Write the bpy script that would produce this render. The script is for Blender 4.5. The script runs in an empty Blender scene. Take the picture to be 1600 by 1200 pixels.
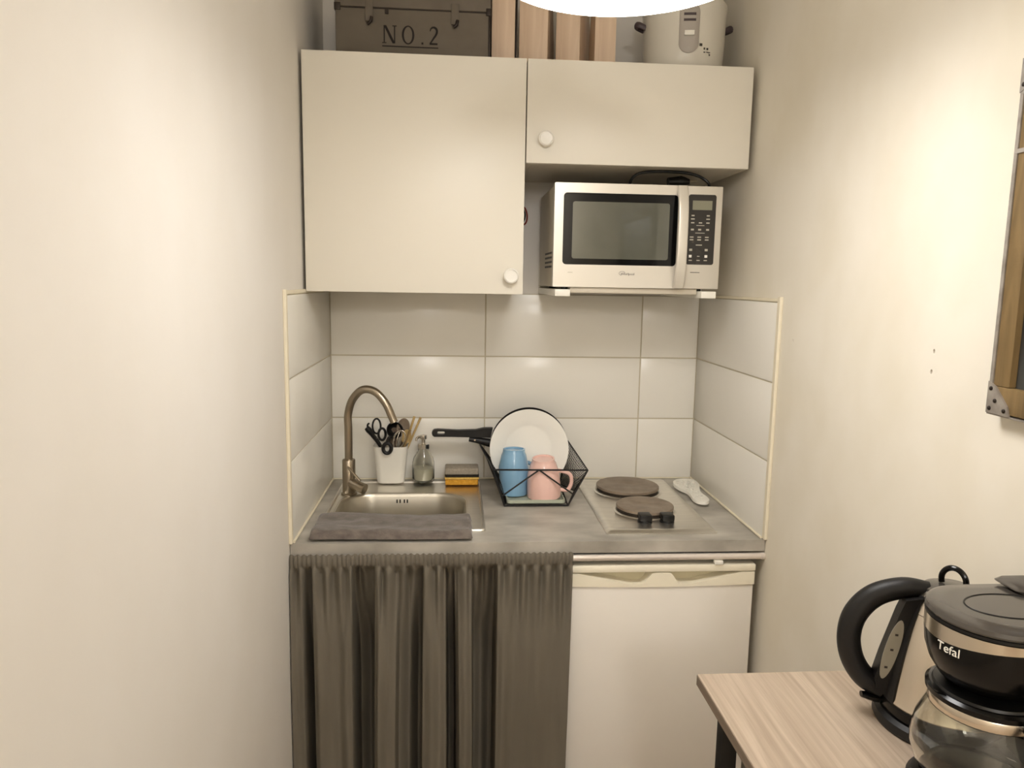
import bpy, bmesh, math, random
from mathutils import Vector, Matrix, noise

S = bpy.context.scene
COL = S.collection
PI = math.pi
random.seed(7)

# ------------------------------------------------------------------ camera
CAM = Vector((0.4058, -2.3806, 1.5512))
YAW, PITCH, ROLL, FPX = 0.0763, -0.1387, 0.0170, 1155.3
fw = Vector((math.sin(YAW) * math.cos(PITCH), math.cos(YAW) * math.cos(PITCH), math.sin(PITCH)))
rt = Vector((math.cos(YAW), -math.sin(YAW), 0))
up = rt.cross(fw)
r2 = math.cos(ROLL) * rt + math.sin(ROLL) * up
u2 = -math.sin(ROLL) * rt + math.cos(ROLL) * up
cd = bpy.data.cameras.new('camera')
cam = bpy.data.objects.new('camera', cd)
COL.objects.link(cam)
m = Matrix.Identity(4)
for i in range(3):
    m[i][0], m[i][1], m[i][2], m[i][3] = r2[i], u2[i], -fw[i], CAM[i]
cam.matrix_world = m
cd.sensor_width = 36.0
cd.lens = FPX / 1600 * 36.0
cd.clip_start = 0.02
S.camera = cam

# ------------------------------------------------------------------ world, exposure
w = bpy.data.worlds.new('world')
S.world = w
w.use_nodes = True
w.node_tree.nodes['Background'].inputs[0].default_value = (1.0, 0.93, 0.82, 1)
w.node_tree.nodes['Background'].inputs[1].default_value = 0.05
S.view_settings.view_transform = 'Standard'
S.view_settings.look = 'None'
S.view_settings.exposure = 0.06
S.view_settings.gamma = 1.0
S.view_settings.use_curve_mapping = False
LAMP_POWER = 21.0
LAMP_COL = (1.0, 0.98, 0.965)
FILL_POWER = 51.0
SHADE_GLOW = 5.0


# ------------------------------------------------------------------ materials
def lin(c):
    return tuple((v / 255 / 12.92) if v / 255 <= 0.04045 else ((v / 255 + 0.055) / 1.055) ** 2.4 for v in c) + (1.0,)


def mat(name, rgb, rough=0.5, metal=0.0, var=0.0, scale=(8, 8, 8), bump=0.0, bscale=60, rgb2=None, detail=4,
        trans=0.0, ior=1.45, coat=0.0, spec=None, emit=None, estr=0.0, ramp=(0.35, 0.65), sheen=0.0):
    mt = bpy.data.materials.new(name)
    mt.use_nodes = True
    nt = mt.node_tree
    b = nt.nodes['Principled BSDF']
    b.inputs['Base Color'].default_value = lin(rgb)
    b.inputs['Roughness'].default_value = rough
    b.inputs['Metallic'].default_value = metal
    b.inputs['IOR'].default_value = ior
    b.inputs['Transmission Weight'].default_value = trans
    b.inputs['Coat Weight'].default_value = coat
    b.inputs['Sheen Weight'].default_value = sheen
    if spec is not None:
        b.inputs['Specular IOR Level'].default_value = spec
    if emit:
        b.inputs['Emission Color'].default_value = emit + (1.0,)
        b.inputs['Emission Strength'].default_value = estr
    tc = nt.nodes.new('ShaderNodeTexCoord')
    if var > 0 or rgb2:
        mp = nt.nodes.new('ShaderNodeMapping')
        mp.inputs['Scale'].default_value = scale
        nz = nt.nodes.new('ShaderNodeTexNoise')
        nz.inputs['Scale'].default_value = 1.0
        nz.inputs['Detail'].default_value = detail
        cr = nt.nodes.new('ShaderNodeValToRGB')
        c1 = lin(rgb)
        c2 = lin(rgb2) if rgb2 else tuple(v * (1 - var) for v in c1[:3]) + (1,)
        cr.color_ramp.elements[0].color = c2
        cr.color_ramp.elements[1].color = c1
        cr.color_ramp.elements[0].position = ramp[0]
        cr.color_ramp.elements[1].position = ramp[1]
        nt.links.new(tc.outputs['Object'], mp.inputs['Vector'])
        nt.links.new(mp.outputs['Vector'], nz.inputs['Vector'])
        nt.links.new(nz.outputs['Fac'], cr.inputs['Fac'])
        nt.links.new(cr.outputs['Color'], b.inputs['Base Color'])
    if bump > 0:
        n2 = nt.nodes.new('ShaderNodeTexNoise')
        n2.inputs['Scale'].default_value = 1.0
        n2.inputs['Detail'].default_value = 3
        mp2 = nt.nodes.new('ShaderNodeMapping')
        mp2.inputs['Scale'].default_value = bscale if isinstance(bscale, tuple) else (bscale,) * 3
        bp = nt.nodes.new('ShaderNodeBump')
        bp.inputs['Strength'].default_value = bump
        bp.inputs['Distance'].default_value = 0.002
        nt.links.new(tc.outputs['Object'], mp2.inputs['Vector'])
        nt.links.new(mp2.outputs['Vector'], n2.inputs['Vector'])
        nt.links.new(n2.outputs['Fac'], bp.inputs['Height'])
        nt.links.new(bp.outputs['Normal'], b.inputs['Normal'])
    return mt


def wood_mat(name, dark, light, scale=(34, 1.6, 34), rough=0.5):
    mt = mat(name, light, rough, rgb2=dark, scale=scale, detail=8, ramp=(0.28, 0.68), bump=0.15, bscale=(260, 12, 260))
    nt = mt.node_tree
    nz = [n for n in nt.nodes if n.type == 'TEX_NOISE'][0]
    nz.inputs['Distortion'].default_value = 1.1
    return mt


M = {}
M['wall'] = mat('wall_paint', (238, 233, 225), 0.75, rgb2=(232, 226, 216), scale=(3, 3, 2.2), bump=0.25, bscale=28, ramp=(0.3, 0.7), spec=0.25)
M['wall_r'] = mat('wall_paint_patched', (241, 234, 219), 0.7, rgb2=(235, 227, 209), scale=(5, 4, 3), bump=0.2, bscale=22, ramp=(0.38, 0.6), spec=0.3)
M['ceiling'] = mat('ceiling_paint', (236, 230, 218), 0.85, var=0.03)
M['floor'] = wood_mat('floor_boards', (120, 96, 72), (160, 132, 102), (3, 30, 30))
M['tile'] = mat('glazed_tile', (245, 241, 231), 0.22, var=0.03, scale=(3, 3, 3), spec=0.5)
M['grout'] = mat('grout', (206, 196, 172), 0.8, var=0.05, scale=(30, 30, 30))
M['trim'] = mat('cream_edge_filler', (240, 230, 205), 0.6, var=0.04, scale=(20, 20, 20))
M['hole'] = mat('hole_dark', (30, 26, 22), 0.9, var=0.1)
M['white_lam'] = mat('white_laminate', (238, 232, 218), 0.38, var=0.015, scale=(2, 2, 2))
M['white_lam_in'] = mat('white_cabinet_board', (214, 206, 190), 0.5, var=0.02)
M['knob'] = mat('white_knob_plastic', (240, 236, 226), 0.3, var=0.02)
M['counter'] = mat('concrete_laminate', (200, 194, 182), 0.38, rgb2=(152, 146, 135), scale=(7, 13, 9), detail=7, ramp=(0.3, 0.7), bump=0.05, bscale=80)
M['steel'] = mat('brushed_steel', (236, 232, 224), 0.34, 1.0, var=0.1, scale=(6, 160, 60), bump=0.06, bscale=(20, 400, 100))
M['steel_basin'] = mat('satin_steel_basin', (204, 198, 184), 0.36, 1.0, var=0.08, scale=(20, 20, 4))
M['nickel'] = mat('brushed_nickel', (168, 156, 138), 0.28, 1.0, var=0.08, scale=(40, 40, 10))
M['chrome'] = mat('chrome', (224, 218, 208), 0.2, 1.0, var=0.03)
M['rod'] = mat('rod_pale_metal', (232, 222, 212), 0.25, 0.35, var=0.04)
M['towel'] = mat('grey_towel', (124, 114, 106), 0.95, rgb2=(100, 91, 84), scale=(40, 60, 60), bump=0.8, bscale=320, sheen=0.3)
M['curtain'] = mat('grey_curtain_cotton', (119, 112, 99), 0.9, var=0.1, scale=(30, 30, 4), bump=0.35, bscale=(700, 700, 500), spec=0.15)
M['fridge'] = mat('fridge_white', (242, 236, 226), 0.35, var=0.015)
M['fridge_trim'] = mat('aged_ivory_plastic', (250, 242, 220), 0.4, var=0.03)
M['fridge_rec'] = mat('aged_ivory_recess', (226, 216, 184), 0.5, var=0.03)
M['gasket'] = mat('grey_gasket', (120, 112, 98), 0.7, var=0.05)
M['black'] = mat('black_plastic', (13, 12, 11), 0.4, var=0.1)
M['black_gloss'] = mat('gloss_black_plastic', (9, 8, 7), 0.2, var=0.05, spec=0.35)
M['black_soft'] = mat('soft_black_plastic', (19, 17, 16), 0.48, var=0.1, bump=0.1, bscale=300)
M['black_metal'] = mat('black_powder_coat', (22, 20, 19), 0.5, var=0.1)
M['cast_iron'] = mat('hotplate_iron', (150, 134, 116), 0.42, 0.25, rgb2=(128, 113, 97), scale=(30, 30, 30))
M['iron_edge'] = mat('hotplate_side', (62, 54, 46), 0.55, 0.5, var=0.1)
M['mw_silver'] = mat('silver_plastic', (222, 216, 204), 0.32, 0.35, var=0.03, scale=(3, 3, 3))
M['mw_side'] = mat('grey_painted_steel', (208, 199, 181), 0.45, 0.1, var=0.04)
M['mw_glass'] = mat('dark_oven_glass', (9, 9, 10), 0.07, var=0.05, spec=0.3)
M['mw_reflection'] = mat('oven_window_reflection', (92, 92, 80), 0.12, rgb2=(80, 81, 70), scale=(4, 4, 4), coat=0.7)  # inner window panel; grey-green tint is the room's reflection painted in
M['panel'] = mat('dark_control_panel', (48, 44, 40), 0.3, var=0.08)
M['lcd'] = mat('lcd_grey_green', (138, 136, 116), 0.25, var=0.03)
M['mark'] = mat('pale_print', (190, 184, 168), 0.6, var=0.05)
M['mark_w'] = mat('white_print', (240, 236, 226), 0.5, var=0.02)
M['dark_print'] = mat('dark_print', (64, 58, 52), 0.6, var=0.05)
M['black_print'] = mat('stencil_black', (34, 28, 24), 0.8, var=0.1)
M['bracket'] = mat('white_enamel', (244, 240, 228), 0.35, var=0.02)
M['box'] = mat('grey_brown_trunk', (110, 101, 88), 0.7, rgb2=(98, 89, 77), scale=(6, 6, 9), bump=0.1, bscale=150)
M['box_metal'] = mat('dark_trunk_metal', (52, 44, 38), 0.45, 0.6, var=0.1)
M['birch'] = wood_mat('birch_ply', (206, 178, 150), (224, 200, 174), (40, 40, 3))
M['birch_edge'] = wood_mat('birch_ply_edge', (120, 92, 70), (146, 116, 90), (90, 90, 6))
M['cooker'] = mat('white_cooker_plastic', (222, 216, 202), 0.3, var=0.02)
M['cooker_panel'] = mat('grey_switch_panel', (176, 168, 158), 0.4, var=0.04)
M['cooker_grip'] = mat('dark_plum_plastic', (72, 60, 62), 0.45, var=0.08)
M['ceramic'] = mat('white_ceramic', (252, 249, 240), 0.18, var=0.02, coat=0.3)
M['cup_white'] = mat('white_matte_ceramic', (253, 249, 238), 0.4, var=0.02)
M['blue'] = mat('blue_glaze', (138, 182, 214), 0.18, var=0.08, scale=(20, 20, 8), coat=0.4)
M['pink'] = mat('pink_glaze', (248, 206, 194), 0.2, var=0.05, scale=(20, 20, 8), coat=0.4)
M['pan'] = mat('nonstick_black', (40, 37, 36), 0.42, var=0.1)
M['tray'] = mat('pale_green_plastic', (188, 194, 174), 0.3, var=0.04)
M['sponge_y'] = mat('yellow_sponge', (226, 168, 62), 0.95, rgb2=(206, 146, 44), scale=(160, 160, 160), bump=0.8, bscale=420)
M['sponge_l'] = mat('light_yellow_sponge', (234, 196, 108), 0.95, rgb2=(220, 178, 88), scale=(160, 160, 160), bump=0.8, bscale=420)
M['sponge_g'] = mat('grey_sponge', (174, 163, 146), 0.95, rgb2=(156, 146, 130), scale=(160, 160, 160), bump=0.8, bscale=420)
M['scour'] = mat('dark_scouring_pad', (52, 46, 36), 1.0, var=0.2, scale=(200, 200, 200), bump=1.0, bscale=500)
M['glass'] = mat('clear_glass', (250, 250, 246), 0.03, var=0.01, trans=1.0, ior=1.45)
M['soap'] = mat('pale_soap_liquid', (250, 246, 224), 0.1, var=0.02, trans=0.3, ior=1.34)
M['wood_stick'] = wood_mat('bamboo', (176, 146, 92), (206, 178, 122), (200, 200, 10))
M['table'] = wood_mat('oak_decor', (166, 147, 127), (200, 182, 161), (75, 2.6, 75))
M['table_edge'] = wood_mat('oak_decor_edge', (122, 108, 94), (144, 128, 112), (10, 2, 60))
M['kettle'] = mat('champagne_steel', (226, 216, 200), 0.24, 1.0, var=0.06, scale=(60, 60, 4), bump=0.04, bscale=(300, 300, 20))
M['gauge'] = mat('frosted_gauge', (168, 162, 146), 0.3, var=0.06, scale=(60, 60, 20))
M['grey_lid'] = mat('dark_grey_gloss_lid', (76, 71, 65), 0.2, var=0.05, coat=0.3)
M['frame_wood'] = wood_mat('aged_frame_wood', (104, 84, 52), (152, 126, 84), (30, 30, 4))
M['frame_metal'] = mat('weathered_zinc', (168, 160, 150), 0.5, 0.25, rgb2=(138, 130, 121), scale=(40, 40, 40))
M['slate'] = mat('slate_board', (80, 80, 76), 0.35, rgb2=(48, 47, 46), scale=(12, 12, 6), detail=6)
M['shade_fill'] = mat('shade_with_added_glow', (240, 236, 228), 0.4, var=0.01, emit=LAMP_COL, estr=SHADE_GLOW)  # shade emission added to brighten the upper walls and ceiling
M['lamp_shade'] = mat('white_lamp_metal', (236, 232, 224), 0.4, var=0.02)
M['opal'] = mat('lit_opal_diffuser', (255, 250, 240), 0.4, var=0.01, emit=LAMP_COL, estr=LAMP_POWER)
M['fill_glow'] = mat('added_fill_glow', (255, 250, 240), 0.4, var=0.01, emit=LAMP_COL, estr=FILL_POWER)  # emission of the added fill globe
M['red_wire'] = mat('red_wire', (150, 64, 50), 0.5, var=0.1)
M['turner'] = mat('brown_nylon', (104, 88, 74), 0.45, var=0.1)
M['trivet'] = mat('white_trivet', (254, 250, 238), 0.4, var=0.02)


# ------------------------------------------------------------------ mesh helpers
def obj(name, bm, mt, parent=None, loc=None, smooth=35):
    me = bpy.data.meshes.new(name)
    bmesh.ops.recalc_face_normals(bm, faces=bm.faces)
    bm.to_mesh(me)
    bm.free()
    if smooth:
        for p in me.polygons:
            p.use_smooth = True
        me.set_sharp_from_angle(angle=math.radians(smooth))
    me.materials.append(M[mt] if isinstance(mt, str) else mt)
    o = bpy.data.objects.new(name, me)
    COL.objects.link(o)
    if parent:
        o.parent = parent
    if loc:
        o.location = loc
    return o


def tag(o, label=None, cat=None, group=None, kind=None):
    if label: o['label'] = label
    if cat: o['category'] = cat
    if group: o['group'] = group
    if kind: o['kind'] = kind
    return o


def thing(name, label, cat, loc, rz=0.0, group=None, rot=None):
    o = bpy.data.objects.new(name, None)
    o.empty_display_size = 0.05
    COL.objects.link(o)
    o.location = loc
    o.rotation_euler = rot if rot else (0, 0, rz)
    return tag(o, label, cat, group)


def structure(name, bm, mt, smooth=None):
    return tag(obj(name, bm, mt, smooth=smooth), kind='structure')


def box(x0, x1, y0, y1, z0, z1, bev=0.0, seg=2, bm=None):
    b = bmesh.new()
    vs = [b.verts.new((x, y, z)) for x in (x0, x1) for y in (y0, y1) for z in (z0, z1)]
    for f in ((0, 1, 3, 2), (4, 6, 7, 5), (0, 4, 5, 1), (2, 3, 7, 6), (0, 2, 6, 4), (1, 5, 7, 3)):
        b.faces.new([vs[i] for i in f])
    if bev > 0:
        bmesh.ops.bevel(b, geom=list(b.edges), offset=bev, segments=seg, affect='EDGES', profile=0.5)
    return merge(bm, b)


def merge(bm, b):
    if bm is None:
        return b
    me = bpy.data.meshes.new('tmp')
    b.to_mesh(me)
    b.free()
    bm.from_mesh(me)
    bpy.data.meshes.remove(me)
    return bm


def loft(loops, cap0=True, cap1=True, bm=None, closed=True):
    bm = bm or bmesh.new()
    rows = [[bm.verts.new(p) for p in lp] for lp in loops]
    n = len(rows[0])
    for a, b in zip(rows, rows[1:]):
        for i in range(n if closed else n - 1):
            j = (i + 1) % n
            try:
                bm.faces.new((a[i], a[j], b[j], b[i]))
            except ValueError:
                pass
    if cap0: bm.faces.new(rows[0][::-1])
    if cap1: bm.faces.new(rows[-1])
    return bm


def lathe(prof, n=40, c=(0, 0, 0), bm=None, cap0=True, cap1=True, sx=1, sy=1):
    return loft([[(c[0] + r * sx * math.cos(2 * PI * i / n), c[1] + r * sy * math.sin(2 * PI * i / n), c[2] + z) for i in range(n)]
                 for r, z in prof], cap0, cap1, bm)


def rrect(x0, x1, y0, y1, r, z, n=8):
    out = []
    for cx, cy, a0 in ((x1 - r, y1 - r, 0), (x0 + r, y1 - r, 90), (x0 + r, y0 + r, 180), (x1 - r, y0 + r, 270)):
        for i in range(n + 1):
            a = math.radians(a0 + 90 * i / n)
            out.append((cx + r * math.cos(a), cy + r * math.sin(a), z))
    return out


def smooth_path(pts, k=8):
    p = [Vector(q) for q in pts]
    if len(p) < 3:
        return p
    out = []
    for i in range(len(p) - 1):
        a = p[i - 1] if i > 0 else p[i] * 2 - p[i + 1]
        b, c = p[i], p[i + 1]
        d = p[i + 2] if i + 2 < len(p) else c * 2 - b
        for s in range(k):
            t = s / k
            out.append(0.5 * ((2 * b) + (c - a) * t + (2 * a - 5 * b + 4 * c - d) * t * t + (3 * b - a - 3 * c + d) * t ** 3))
    out.append(p[-1])
    return out


def tube(pts, r, n=10, k=8, closed=False, bm=None, flat=1.0, side=None):
    """swept tube; r number or list (per control point); flat scales the second axis"""
    if closed:
        P0 = [Vector(q) for q in pts]
        path = P0
        rs = [r] * len(path)
    else:
        path = smooth_path(pts, k) if k > 1 else [Vector(q) for q in pts]
        if isinstance(r, (list, tuple)):
            rs = []
            m_ = len(r) - 1
            for i in range(len(path)):
                t = i / (len(path) - 1) * m_
                a = min(int(t), m_ - 1)
                rs.append(r[a] + (r[a + 1] - r[a]) * (t - a))
        else:
            rs = [r] * len(path)
    loops = []
    ref = Vector(side) if side else None
    N = len(path)
    prev = None
    for i, q in enumerate(path):
        if closed:
            t = (path[(i + 1) % N] - path[i - 1]).normalized()
        else:
            t = (path[min(i + 1, N - 1)] - path[max(i - 1, 0)]).normalized()
        if ref is not None:
            a = ref - ref.dot(t) * t
        elif prev is None:
            a = Vector((0, 0, 1)) if abs(t.z) < 0.9 else Vector((1, 0, 0))
            a = a - a.dot(t) * t
        else:
            a = prev - prev.dot(t) * t
        a.normalize()
        prev = a
        b = t.cross(a)
        loops.append([q + a * rs[i] * math.cos(2 * PI * j / n) + b * rs[i] * flat * math.sin(2 * PI * j / n) for j in range(n)])
    if closed:
        loops.append(loops[0])
        bm = loft(loops, False, False, bm)
        bmesh.ops.remove_doubles(bm, verts=bm.verts, dist=1e-6)
        return bm
    return loft(loops, True, True, bm)


def bar(a, b, r, n=8, bm=None):
    return tube([a, b], r, n, 1, bm=bm)


def holed(outer, holes, z0, z1, bm=None):
    """flat plate (XY outlines) with holes, extruded from z0 to z1"""
    b = bmesh.new()
    edges = []
    for lp in [outer] + holes:
        vs = [b.verts.new((p[0], p[1], z1)) for p in lp]
        for i in range(len(vs)):
            edges.append(b.edges.new((vs[i], vs[(i + 1) % len(vs)])))
    bmesh.ops.triangle_fill(b, use_beauty=True, use_dissolve=False, edges=edges)
    g = bmesh.ops.extrude_face_region(b, geom=list(b.faces))
    for e in g['geom']:
        if isinstance(e, bmesh.types.BMVert):
            e.co.z = z0
    return merge(bm, b)


def rot_bm(bm, mtx):
    bmesh.ops.transform(bm, matrix=mtx, verts=bm.verts)
    return bm


UPRIGHT = Matrix(((1, 0, 0, 0), (0, 0, 1, 0), (0, 1, 0, 0), (0, 0, 0, 1)))   # (x,y,z) -> (x,z,y): plate in XZ, depth along Y


def text_bm(s, size, depth=0.0004):
    cu = bpy.data.curves.new('txt', 'FONT')
    cu.body = s
    cu.size = size
    cu.extrude = depth
    cu.resolution_u = 3
    o = bpy.data.objects.new('txt', cu)
    me = bpy.data.meshes.new_from_object(o)
    b = bmesh.new()
    b.from_mesh(me)
    bpy.data.objects.remove(o)
    bpy.data.meshes.remove(me)
    return b


# ================================================================== THE ROOM
XL, XR, YB, YF, ZC = 0.0, 1.206, 0.007, -5.4, 2.55
structure('floor', box(-0.1, 1.31, YF - 0.1, 0.11, -0.05, 0.0), 'floor')
structure('ceiling', box(-0.1, 1.31, YF - 0.1, 0.11, ZC, ZC + 0.05), 'ceiling')
structure('wall_left', box(-0.1, XL, YF, 0.107, 0, ZC), 'wall')
structure('wall_back', box(-0.1, XR + 0.1, YB, 0.107, 0, ZC), 'wall')
structure('wall_front', box(-0.1, XR + 0.1, YF - 0.1, YF, 0, ZC), 'wall')
# right wall with three small drilled holes
holes_yz = [(-0.675, 1.421, 0.0042), (-1.199, 1.446, 0.0040), (-1.197, 1.411, 0.0042)]
outer = [(YF, 0), (0.107, 0), (0.107, ZC), (YF, ZC)]
hl = [[(y + r * 0.75 * math.cos(a * PI / 4), z + r * math.sin(a * PI / 4)) for a in range(8)] for y, z, r in holes_yz]
bm = holed(outer, hl, 0, 0.1)
rot_bm(bm, Matrix(((0, 0, 1, XR), (1, 0, 0, 0), (0, 1, 0, 0), (0, 0, 0, 1))))
wr = structure('wall_right', bm, 'wall_r')
for y, z, r in holes_yz:
    bm = lathe([(r * 1.05, 0), (r * 1.05, 0.004)], 8)
    rot_bm(bm, Matrix.Translation((XR + 0.012, y, z)) @ Matrix.Rotation(PI / 2, 4, 'Y'))
    obj('drill_hole', bm, 'hole', wr)

# tiles: back wall three rows, three columns; side walls one tile per row
ZT0, TH = 0.9025, 0.2025
wb = bpy.data.objects['wall_back']
wl = bpy.data.objects['wall_left']
obj('grout_bed', box(0.0, XR, 0.0025, YB + 0.002, ZT0 - 0.001, ZT0 + 3 * TH), 'grout', wb)
obj('grout_bed', box(-0.002, 0.0045, -0.593, 0.005, ZT0 - 0.001, ZT0 + 3 * TH), 'grout', wl)
obj('grout_bed', box(1.2015, XR + 0.002, -0.593, 0.005, ZT0 - 0.001, ZT0 + 3 * TH), 'grout', wr)
g = 0.0019
for r in range(3):
    z0, z1 = ZT0 + r * TH + g, ZT0 + (r + 1) * TH - g
    for x0, x1 in ((0.007, 0.4995), (0.4995, 1.010), (1.010, 1.199)):
        obj('tile', box(x0 + g, x1 - g, 0.0, 0.006, z0, z1, 0.0012), 'tile', wb)
    obj('tile', box(0.001, 0.007, -0.592, -0.0005, z0, z1, 0.0012), 'tile', wl)
    obj('tile', box(1.199, 1.205, -0.592, -0.0005, z0, z1, 0.0012), 'tile', wr)
ZTT = ZT0 + 3 * TH
# cream filler edging around the tiled corner
structure('trim_1', merge(box(0.0, 0.0085, -0.607, -0.593, 0.902, ZTT + 0.012, 0.002), box(0.0, 0.0085, -0.594, 0.0, ZTT, ZTT + 0.010, 0.002)), 'trim')
structure('trim_2', merge(box(1.1975, XR, -0.609, -0.593, 0.902, ZTT + 0.013, 0.002), box(1.1975, XR, -0.594, 0.0, ZTT, ZTT + 0.008, 0.002)), 'trim')
structure('trim_3', tube([(0.0095, -0.592, 0.9035), (0.0095, -0.002, 0.9035)], 0.0035, 6, 1), 'trim')
structure('trim_4', tube([(1.1965, -0.592, 0.9035), (1.1965, -0.002, 0.9035)], 0.0035, 6, 1), 'trim')
structure('trim_5', tube([(0.012, -0.002, 0.9025), (1.194, -0.002, 0.9025)], 0.0025, 6, 1), 'trim')

# ================================================================== WALL CABINETS
CZ0, CZ1, RZ0 = 1.515, 2.122, 1.860


def hollow_cabinet(parent, x0, x1, y0, y1, z0, z1, t=0.016):
    """side panels, top, bottom and back, x right, y0 front"""
    obj('side_panel', box(x0, x0 + t, y0, y1, z0, z1, 0.0008), 'white_lam_in', parent)
    obj('side_panel', box(x1 - t, x1, y0, y1, z0, z1, 0.0008), 'white_lam_in', parent)
    obj('top_panel', box(x0 + t, x1 - t, y0, y1, z1 - t, z1), 'white_lam_in', parent)
    obj('bottom_panel', box(x0 + t, x1 - t, y0, y1, z0, z0 + t), 'white_lam_in', parent)
    obj('back_panel', box(x0 + t, x1 - t, y1 - 0.004, y1, z0 + t, z1 - t), 'white_lam_in', parent)


def knob(parent, x, y, z):
    bm = lathe([(0.009, 0), (0.008, 0.010), (0.018, 0.014), (0.0205, 0.019), (0.0195, 0.024), (0.0165, 0.0255), (0.0155, 0.0235), (0.001, 0.0228)], 32)
    rot_bm(bm, Matrix.Translation((x, y, z)) @ Matrix.Rotation(PI / 2, 4, 'X'))
    obj('knob', bm, 'knob', parent)


LX0, LX1, RX0, RX1 = 0.009, 0.5835, 0.5865, 1.1885
c1 = thing('wall_cabinet', 'tall white wall cabinet with plain door above the sink', 'cabinet', (LX0, 0.0, CZ0))
hollow_cabinet(c1, 0, LX1 - LX0, -0.357, 0.005, 0.0, CZ1 - CZ0)
d = obj('door', box(0, LX1 - LX0, -0.377, -0.359, 0, CZ1 - CZ0, 0.0012), 'white_lam', c1)
knob(d, 0.5415, -0.377, 0.049)
c2 = thing('wall_cabinet', 'short white wall cabinet over the microwave', 'cabinet', (RX0, 0.0, RZ0))
hollow_cabinet(c2, 0, RX1 - RX0, -0.357, 0.005, 0.0, CZ1 - RZ0)
d = obj('door', box(0, RX1 - RX0, -0.377, -0.359, 0, CZ1 - RZ0, 0.0012), 'white_lam', c2)
knob(d, 0.0495, -0.377, 0.061)

# ================================================================== WORKTOP, SINK, TAP
SX0, SX1, SY0, SY1 = 0.046, 0.486, -0.520, -0.046
BX0, BX1, BY0, BY1 = 0.070, 0.438, -0.470, -0.166
HX0, HX1, HY0, HY1 = 0.800, 1.096, -0.552, -0.030
bm = holed([(0.0015, -0.6), (1.2045, -0.6), (1.2045, -0.0005), (0.0015, -0.0005)],
           [rrect(BX0 - 0.008, BX1 + 0.008, BY0 - 0.008, BY1 + 0.008, 0.085, 0)], 0.870, 0.900)
tag(obj('worktop', bm, 'counter', smooth=30), 'grey concrete-look worktop holding sink and hob', 'worktop')

sk = thing('kitchen_sink', 'stainless steel inset sink with rounded basin', 'sink', (0.0, 0.0, 0.9))
nn = 10
bm = holed(rrect(SX0, SX1, SY0, SY1, 0.012, 0, nn), [rrect(BX0, BX1, BY0, BY1, 0.09, 0, nn)], 0.0003, 0.0025)
obj('rim', bm, 'steel', sk, smooth=30)
e = 0.010
bm = loft([rrect(SX0, SX1, SY0, SY1, 0.012, 0.0025), rrect(SX0 + 0.002, SX1 - 0.002, SY0 + 0.002, SY1 - 0.002, 0.011, 0.0062),
           rrect(SX0 + 0.007, SX1 - 0.007, SY0 + 0.007, SY1 - 0.007, 0.009, 0.0066), rrect(SX0 + e, SX1 - e, SY0 + e, SY1 - e, 0.008, 0.0026)], False, False)
obj('raised_edge', bm, 'steel', sk)
# basin
loops = []
for ins, z in ((-0.004, 0.0027), (0.0, 0.0022), (0.003, 0.0), (0.006, -0.008), (0.010, -0.06), (0.014, -0.11), (0.022, -0.135), (0.040, -0.147), (0.09, -0.150)):
    loops.append(rrect(BX0 + ins, BX1 - ins, BY0 + ins, BY1 - ins, max(0.09 - ins * 0.3, 0.02), z, nn))
obj('basin', loft(loops, False, True), 'steel_basin', sk)
bm = lathe([(0.030, -0.1495), (0.030, -0.1475), (0.022, -0.1478), (0.018, -0.1488), (0.001, -0.1488)], 28, (0.25, -0.32, 0))
obj('drain', bm, 'chrome', sk)
for i, x in enumerate((0.2265, 0.2355, 0.2485, 0.2575)):
    obj('overflow_slot', box(x, x + 0.0042, -0.1735, -0.1725, -0.034, -0.0165), 'black', sk)

tp = thing('kitchen_tap', 'brushed nickel swan-neck tap beside the sink basin', 'tap', (0.0850, -0.176, 0.9026))
obj('body', lathe([(0.024, 0), (0.024, 0.004), (0.0195, 0.006), (0.0195, 0.105), (0.018, 0.108), (0.0125, 0.110)], 32), 'nickel', tp)
pts = [(0, 0, 0.108), (0, 0, 0.20), (0.0, -0.0, 0.245), (0.014, -0.006, 0.290), (0.045, -0.018, 0.322), (0.082, -0.024, 0.318), (0.114, -0.032, 0.285), (0.134, -0.036, 0.242), (0.140, -0.038, 0.228)]
obj('spout', tube(pts, 0.0118, 18, 8), 'nickel', tp)
hd = obj('lever_base', tube([(0.004, -0.004, 0.038), (0.030, -0.016, 0.028), (0.050, -0.026, 0.022)], [0.0165, 0.016, 0.0165], 20, 4), 'nickel', tp)
obj('lever', tube([(0.000, -0.018, 0.088), (0.022, -0.030, 0.066), (0.038, -0.036, 0.050)], [0.0035, 0.004, 0.0045], 10, 4), 'nickel', tp)

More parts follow.
